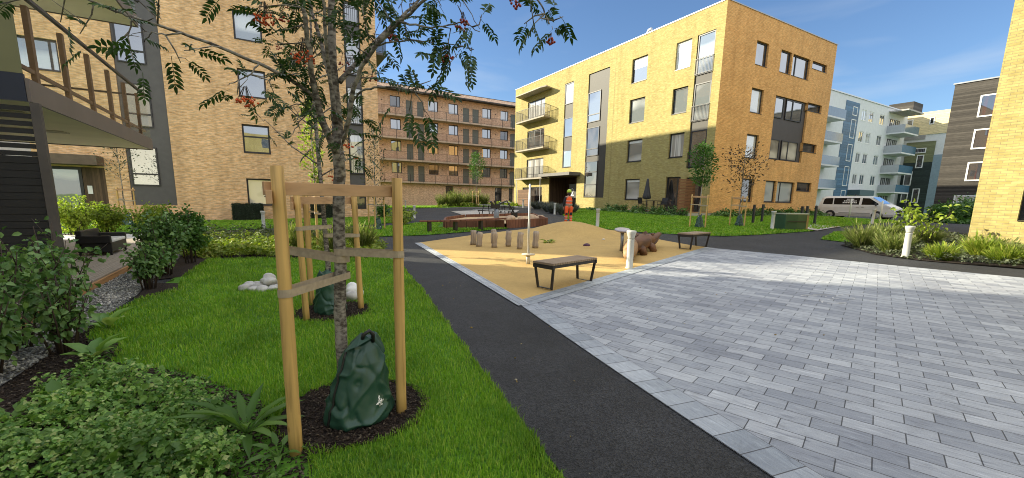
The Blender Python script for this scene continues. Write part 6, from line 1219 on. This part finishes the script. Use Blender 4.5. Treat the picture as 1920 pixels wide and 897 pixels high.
cover('ground_cover', [(23.4,17.9),(23.4,26),(22.2,26.5),(22.0,18.2)], 90, .14, .09, 'leaf_dark', lump(.16,.12,2), 'dark low planting along the yellow building terrace')
cover('ground_cover', [(25,16.2),(39,16.4),(39,17.4),(25,17.4)], 90, .14, .09, 'leaf_dark', lump(.2,.12,2), 'dark low planting along the yellow gable')
cover('ground_cover', [(14.2,40),(23,38.5),(24.5,43),(16,43)], 40, .2, .11, 'yellowgreen', lump(.25,.2,1.2), 'yellow green planting before the gallery building')
cover('ground_cover', [(44,9),(57,9),(57,14),(46,14)], 30, .25, .16, 'leaf_green', lump(.3,.25,.9), 'green planting before the black timber building')

def grass(poly_list, dens, dmax, hgt, wid, label, leaf='grass'):
    parts = []
    for poly in poly_list:
        x, y = scatter(poly, dens, dmax); n = len(x); d = np.hypot(x, y); a = RNG.uniform(0,2*PI,n); ln = RNG.uniform(.1,.75,n); w = wid(d)*RNG.uniform(.7,1.2,n); h = hgt(d)*RNG.uniform(.55,1.15,n)
        c = np.sin(x*1.9+1)*np.cos(y*1.6) ; h *= 1+.18*c
        ca, sa = np.cos(a), np.sin(a); z = g(x,y)+.012; b = np.stack([x,y,z],1); side = np.stack([-sa,ca,0*a],1)*w[:,None]/2; mid = b + np.stack([ca*ln*h*.3, sa*ln*h*.3, h*.6],1); tip = b + np.stack([ca*ln*h, sa*ln*h, h*(1-.25*ln)],1)
        V = np.stack([b-side, b+side, mid+side*.75, mid-side*.75, tip],1).reshape(-1,3); F = (np.arange(n)[:,None,None]*5 + np.array([(0,1,2),(0,2,3),(3,2,4)])[None]).reshape(-1,3); parts.append((V,F))
    V, F = merge(parts); o = npmesh('grass', V, F, M[leaf], None, False, 'stuff'); return tag(o, label, 'grass')
def dn(x, y): d = np.hypot(x,y); k = (np.hypot(x-.42,y-2.93) > .47) & (np.hypot(x-.63,y-5.72) > .43); return k*np.clip(11000*(2.6/np.maximum(d,2.6))**1.6, 1200, 11000)
EDGE_P = []
for i_ in range(60):
    f_ = i_/59*(len(PATH_L)-1); k_ = min(int(f_), len(PATH_L)-2); q_ = f_-k_; x_ = PATH_L[k_][0]*(1-q_)+PATH_L[k_+1][0]*q_; y_ = PATH_L[k_][1]*(1-q_)+PATH_L[k_+1][1]*q_; EDGE_P.append((x_+.012+.014*math.sin(y_*7)+.012*math.sin(y_*19+1)+.012*math.sin(y_*43), y_))
NEAR = EDGE_P + LAWN1[len(PATH_L):]
grass([NEAR], dn, 11000, lambda d: .052+.0008*d, lambda d: .0045+.0011*np.maximum(0,d-2.5), 'thick dark green lawn grass around the stake frames')
grass([LAWN3,LAWN2,LAWN4,LAWN6], 330, 330, lambda d: .08+0*d, lambda d: .02+.0012*d, 'mown grass of the lawns beyond the paths')
grass([LAWN5,LAWN7], 120, 120, lambda d: .09+0*d, lambda d: .05+0*d, 'mown grass by the van and the gallery building')
def chips(name, polys, dens, dmax, size, m, label, cat, flat=.25, seed=0, z=.03):
    parts = []
    for poly in polys:
        x, y = scatter(poly, dens, dmax) if callable(dens) else scatter(poly, dens); n = len(x); s = size*RNG.uniform(.5,1.6,n); d = rdir(n,-.4,.4); nn = rdir(n,.3,1); S = norm(np.cross(d,nn)); N = norm(np.cross(S,d)); P = np.stack([x,y,g(x,y)+z+RNG.uniform(-.004,.014,n)],1); A = d*s[:,None]; B = S*s[:,None]*RNG.uniform(.25,.7,(n,1)); Cc = N*s[:,None]*flat
        V = np.stack([P-A,P+B,P+A,P-B,P+Cc,P-Cc],1).reshape(-1,3); F = (np.arange(n)[:,None,None]*6+np.array([(0,1,4),(1,2,4),(2,3,4),(3,0,4),(1,0,5),(2,1,5),(3,2,5),(0,3,5)])[None]).reshape(-1,3); parts.append((V,F))
    V, F = merge(parts); o = npmesh(name, V, F, m, None, False, 'stuff'); return tag(o, label, cat)
M['chip'] = leafmat('mulch_chip', (.012,.008,.007), (.055,.036,.026), .85, 0, (.16,.13,.10)); M['pebble'] = leafmat('pebble', (.10,.10,.11), (.34,.34,.33), .7, 0, (.6,.58,.55))
chips('mulch', [MUL1, MUL2], 5200, None, .011, M['chip'], 'bark mulch rings under the two rowan trees', 'mulch', .3, z=.028)
chips('mulch', [BED_MULCH], 2600, None, .012, M['chip'], 'bark mulch in the shrub bed at the lower left', 'mulch', .3, z=.016)
chips('gravel', [GRAVEL], 2200, None, .017, M['pebble'], 'grey and white gravel strip along the terrace edge', 'gravel', .7, z=.018)
M['litter'] = leafmat('fallen_leaf', (.20,.13,.03), (.36,.26,.06), .7, 0, (.55,.5,.42))
chips('leaf_litter', [[(1.35,1.2),(2.2,1.2),(3.0,4.9),(3.7,12),(2.5,9),(1.6,3.8)]], 3, None, .014, M['litter'], 'small fallen leaves and pale crumbs on the asphalt path', 'leaf litter', .12, z=.008)
chips('leaf_litter', [[(2.6,1.4),(3.2,4.8),(10,7),(12,2.2)]], .7, None, .012, M['litter'], 'small fallen leaves and pale crumbs on the block paving', 'leaf litter', .12, z=.014)
# ------------------------------------------------------------------ daylight, sky, camera
EL = rad(21.8); AZ = rad(135)      # the sun stands over (-x, +y)
w = bpy.data.worlds.new('World'); SC.world = w; w.use_nodes = True; nt = w.node_tree; nt.nodes.clear()
out = nt.nodes.new('ShaderNodeOutputWorld'); bg = nt.nodes.new('ShaderNodeBackground'); sky = nt.nodes.new('ShaderNodeTexSky')
sky.sky_type = 'NISHITA'; sky.sun_disc = False; sky.sun_elevation = EL; sky.sun_rotation = rad(-45); sky.air_density = 1.0; sky.dust_density = .4; sky.ozone_density = 2.2; sky.altitude = 0
tc = nt.nodes.new('ShaderNodeTexCoord'); mp = nd(nt, 'ShaderNodeMapping'); mp.inputs['Scale'].default_value = (1.6,1.6,7); nt.links.new(tc.outputs['Generated'], mp.inputs[0])
n = nd(nt, 'ShaderNodeTexNoise'); n.inputs['Scale'].default_value = 1.5; n.inputs['Detail'].default_value = 5; n.inputs['Roughness'].default_value = .5; n.inputs['Distortion'].default_value = .4; nt.links.new(mp.outputs[0], n.inputs[0])
sx = nt.nodes.new('ShaderNodeSeparateXYZ'); nt.links.new(tc.outputs['Generated'], sx.inputs[0])
low = ramp(nt, sx.outputs[2], [(.0, (1,1,1)), (.22, (.8,.8,.8)), (.42, (.0,.0,.0))])
cl = ramp(nt, n.outputs[0], [(.54, (0,0,0)), (.82, (.65,.65,.65))])
fac = mixc(nt, cl, low, 1.0, 'MULTIPLY')
blue = mixc(nt, sky.outputs[0], (1.0,1.16,1.36), 1.0, 'MULTIPLY')
col = mixc(nt, blue, (6.0,6.5,7.0), fac)
# unseen bright cloud added overhead and south for ambient light, clear blue north
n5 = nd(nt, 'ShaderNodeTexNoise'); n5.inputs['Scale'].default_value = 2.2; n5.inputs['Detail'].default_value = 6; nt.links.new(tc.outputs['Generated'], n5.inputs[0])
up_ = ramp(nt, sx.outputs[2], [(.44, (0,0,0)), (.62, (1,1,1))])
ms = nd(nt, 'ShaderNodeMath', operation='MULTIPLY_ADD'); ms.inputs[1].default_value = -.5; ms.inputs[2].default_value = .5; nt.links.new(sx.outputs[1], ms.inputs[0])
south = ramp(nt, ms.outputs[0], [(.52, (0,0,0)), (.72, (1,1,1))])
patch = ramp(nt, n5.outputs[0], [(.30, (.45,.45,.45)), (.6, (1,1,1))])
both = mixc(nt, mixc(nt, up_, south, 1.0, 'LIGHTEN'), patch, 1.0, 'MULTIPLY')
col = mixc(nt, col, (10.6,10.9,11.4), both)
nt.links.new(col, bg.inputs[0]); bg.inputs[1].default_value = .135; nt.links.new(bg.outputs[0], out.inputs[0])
sl = bpy.data.lights.new('sun', 'SUN'); sl.energy = 11.0; sl.angle = rad(.5); sl.color = (1, .91, .69); so = bpy.data.objects.new('sun', sl); COL.objects.link(so)
dirv = Vector((math.cos(EL)/math.sqrt(2), -math.cos(EL)/math.sqrt(2), -math.sin(EL))); so.rotation_euler = dirv.to_track_quat('-Z', 'Y').to_euler(); so.location = (-20, 20, 40)
cam = bpy.data.cameras.new('camera'); co = bpy.data.objects.new('camera', cam); COL.objects.link(co); SC.camera = co
YAW, PITCH, ROLL = .525816, .166183, -.0186274; f_ = Vector((math.sin(YAW)*math.cos(PITCH), math.cos(YAW)*math.cos(PITCH), -math.sin(PITCH)))
r_ = f_.cross(Vector((0,0,1))).normalized(); d_ = f_.cross(r_); c_, s_ = math.cos(ROLL), math.sin(ROLL); rx = r_*c_ + d_*s_; dx = r_*(-s_) + d_*c_
co.matrix_world = Matrix(((rx.x,-dx.x,-f_.x,0),(rx.y,-dx.y,-f_.y,0),(rx.z,-dx.z,-f_.z,1.5),(0,0,0,1)))
cam.sensor_fit = 'HORIZONTAL'; cam.sensor_width = 36; cam.lens = 780.2/1920*36; cam.shift_x = 0; cam.shift_y = (507.5-448.5)/1920; cam.clip_start = .05; cam.clip_end = 3000
SC.view_settings.view_transform = 'Standard'; SC.view_settings.look = 'None'; SC.view_settings.exposure = 0
SC.render.engine = 'CYCLES'; SC.cycles.use_denoising = True; SC.cycles.max_bounces = 8; SC.cycles.transparent_max_bounces = 12; SC.cycles.caustics_reflective = False; SC.cycles.caustics_refractive = False
SC.cycles.sample_clamp_indirect = 6
SC.cycles.filter_width = 1.0
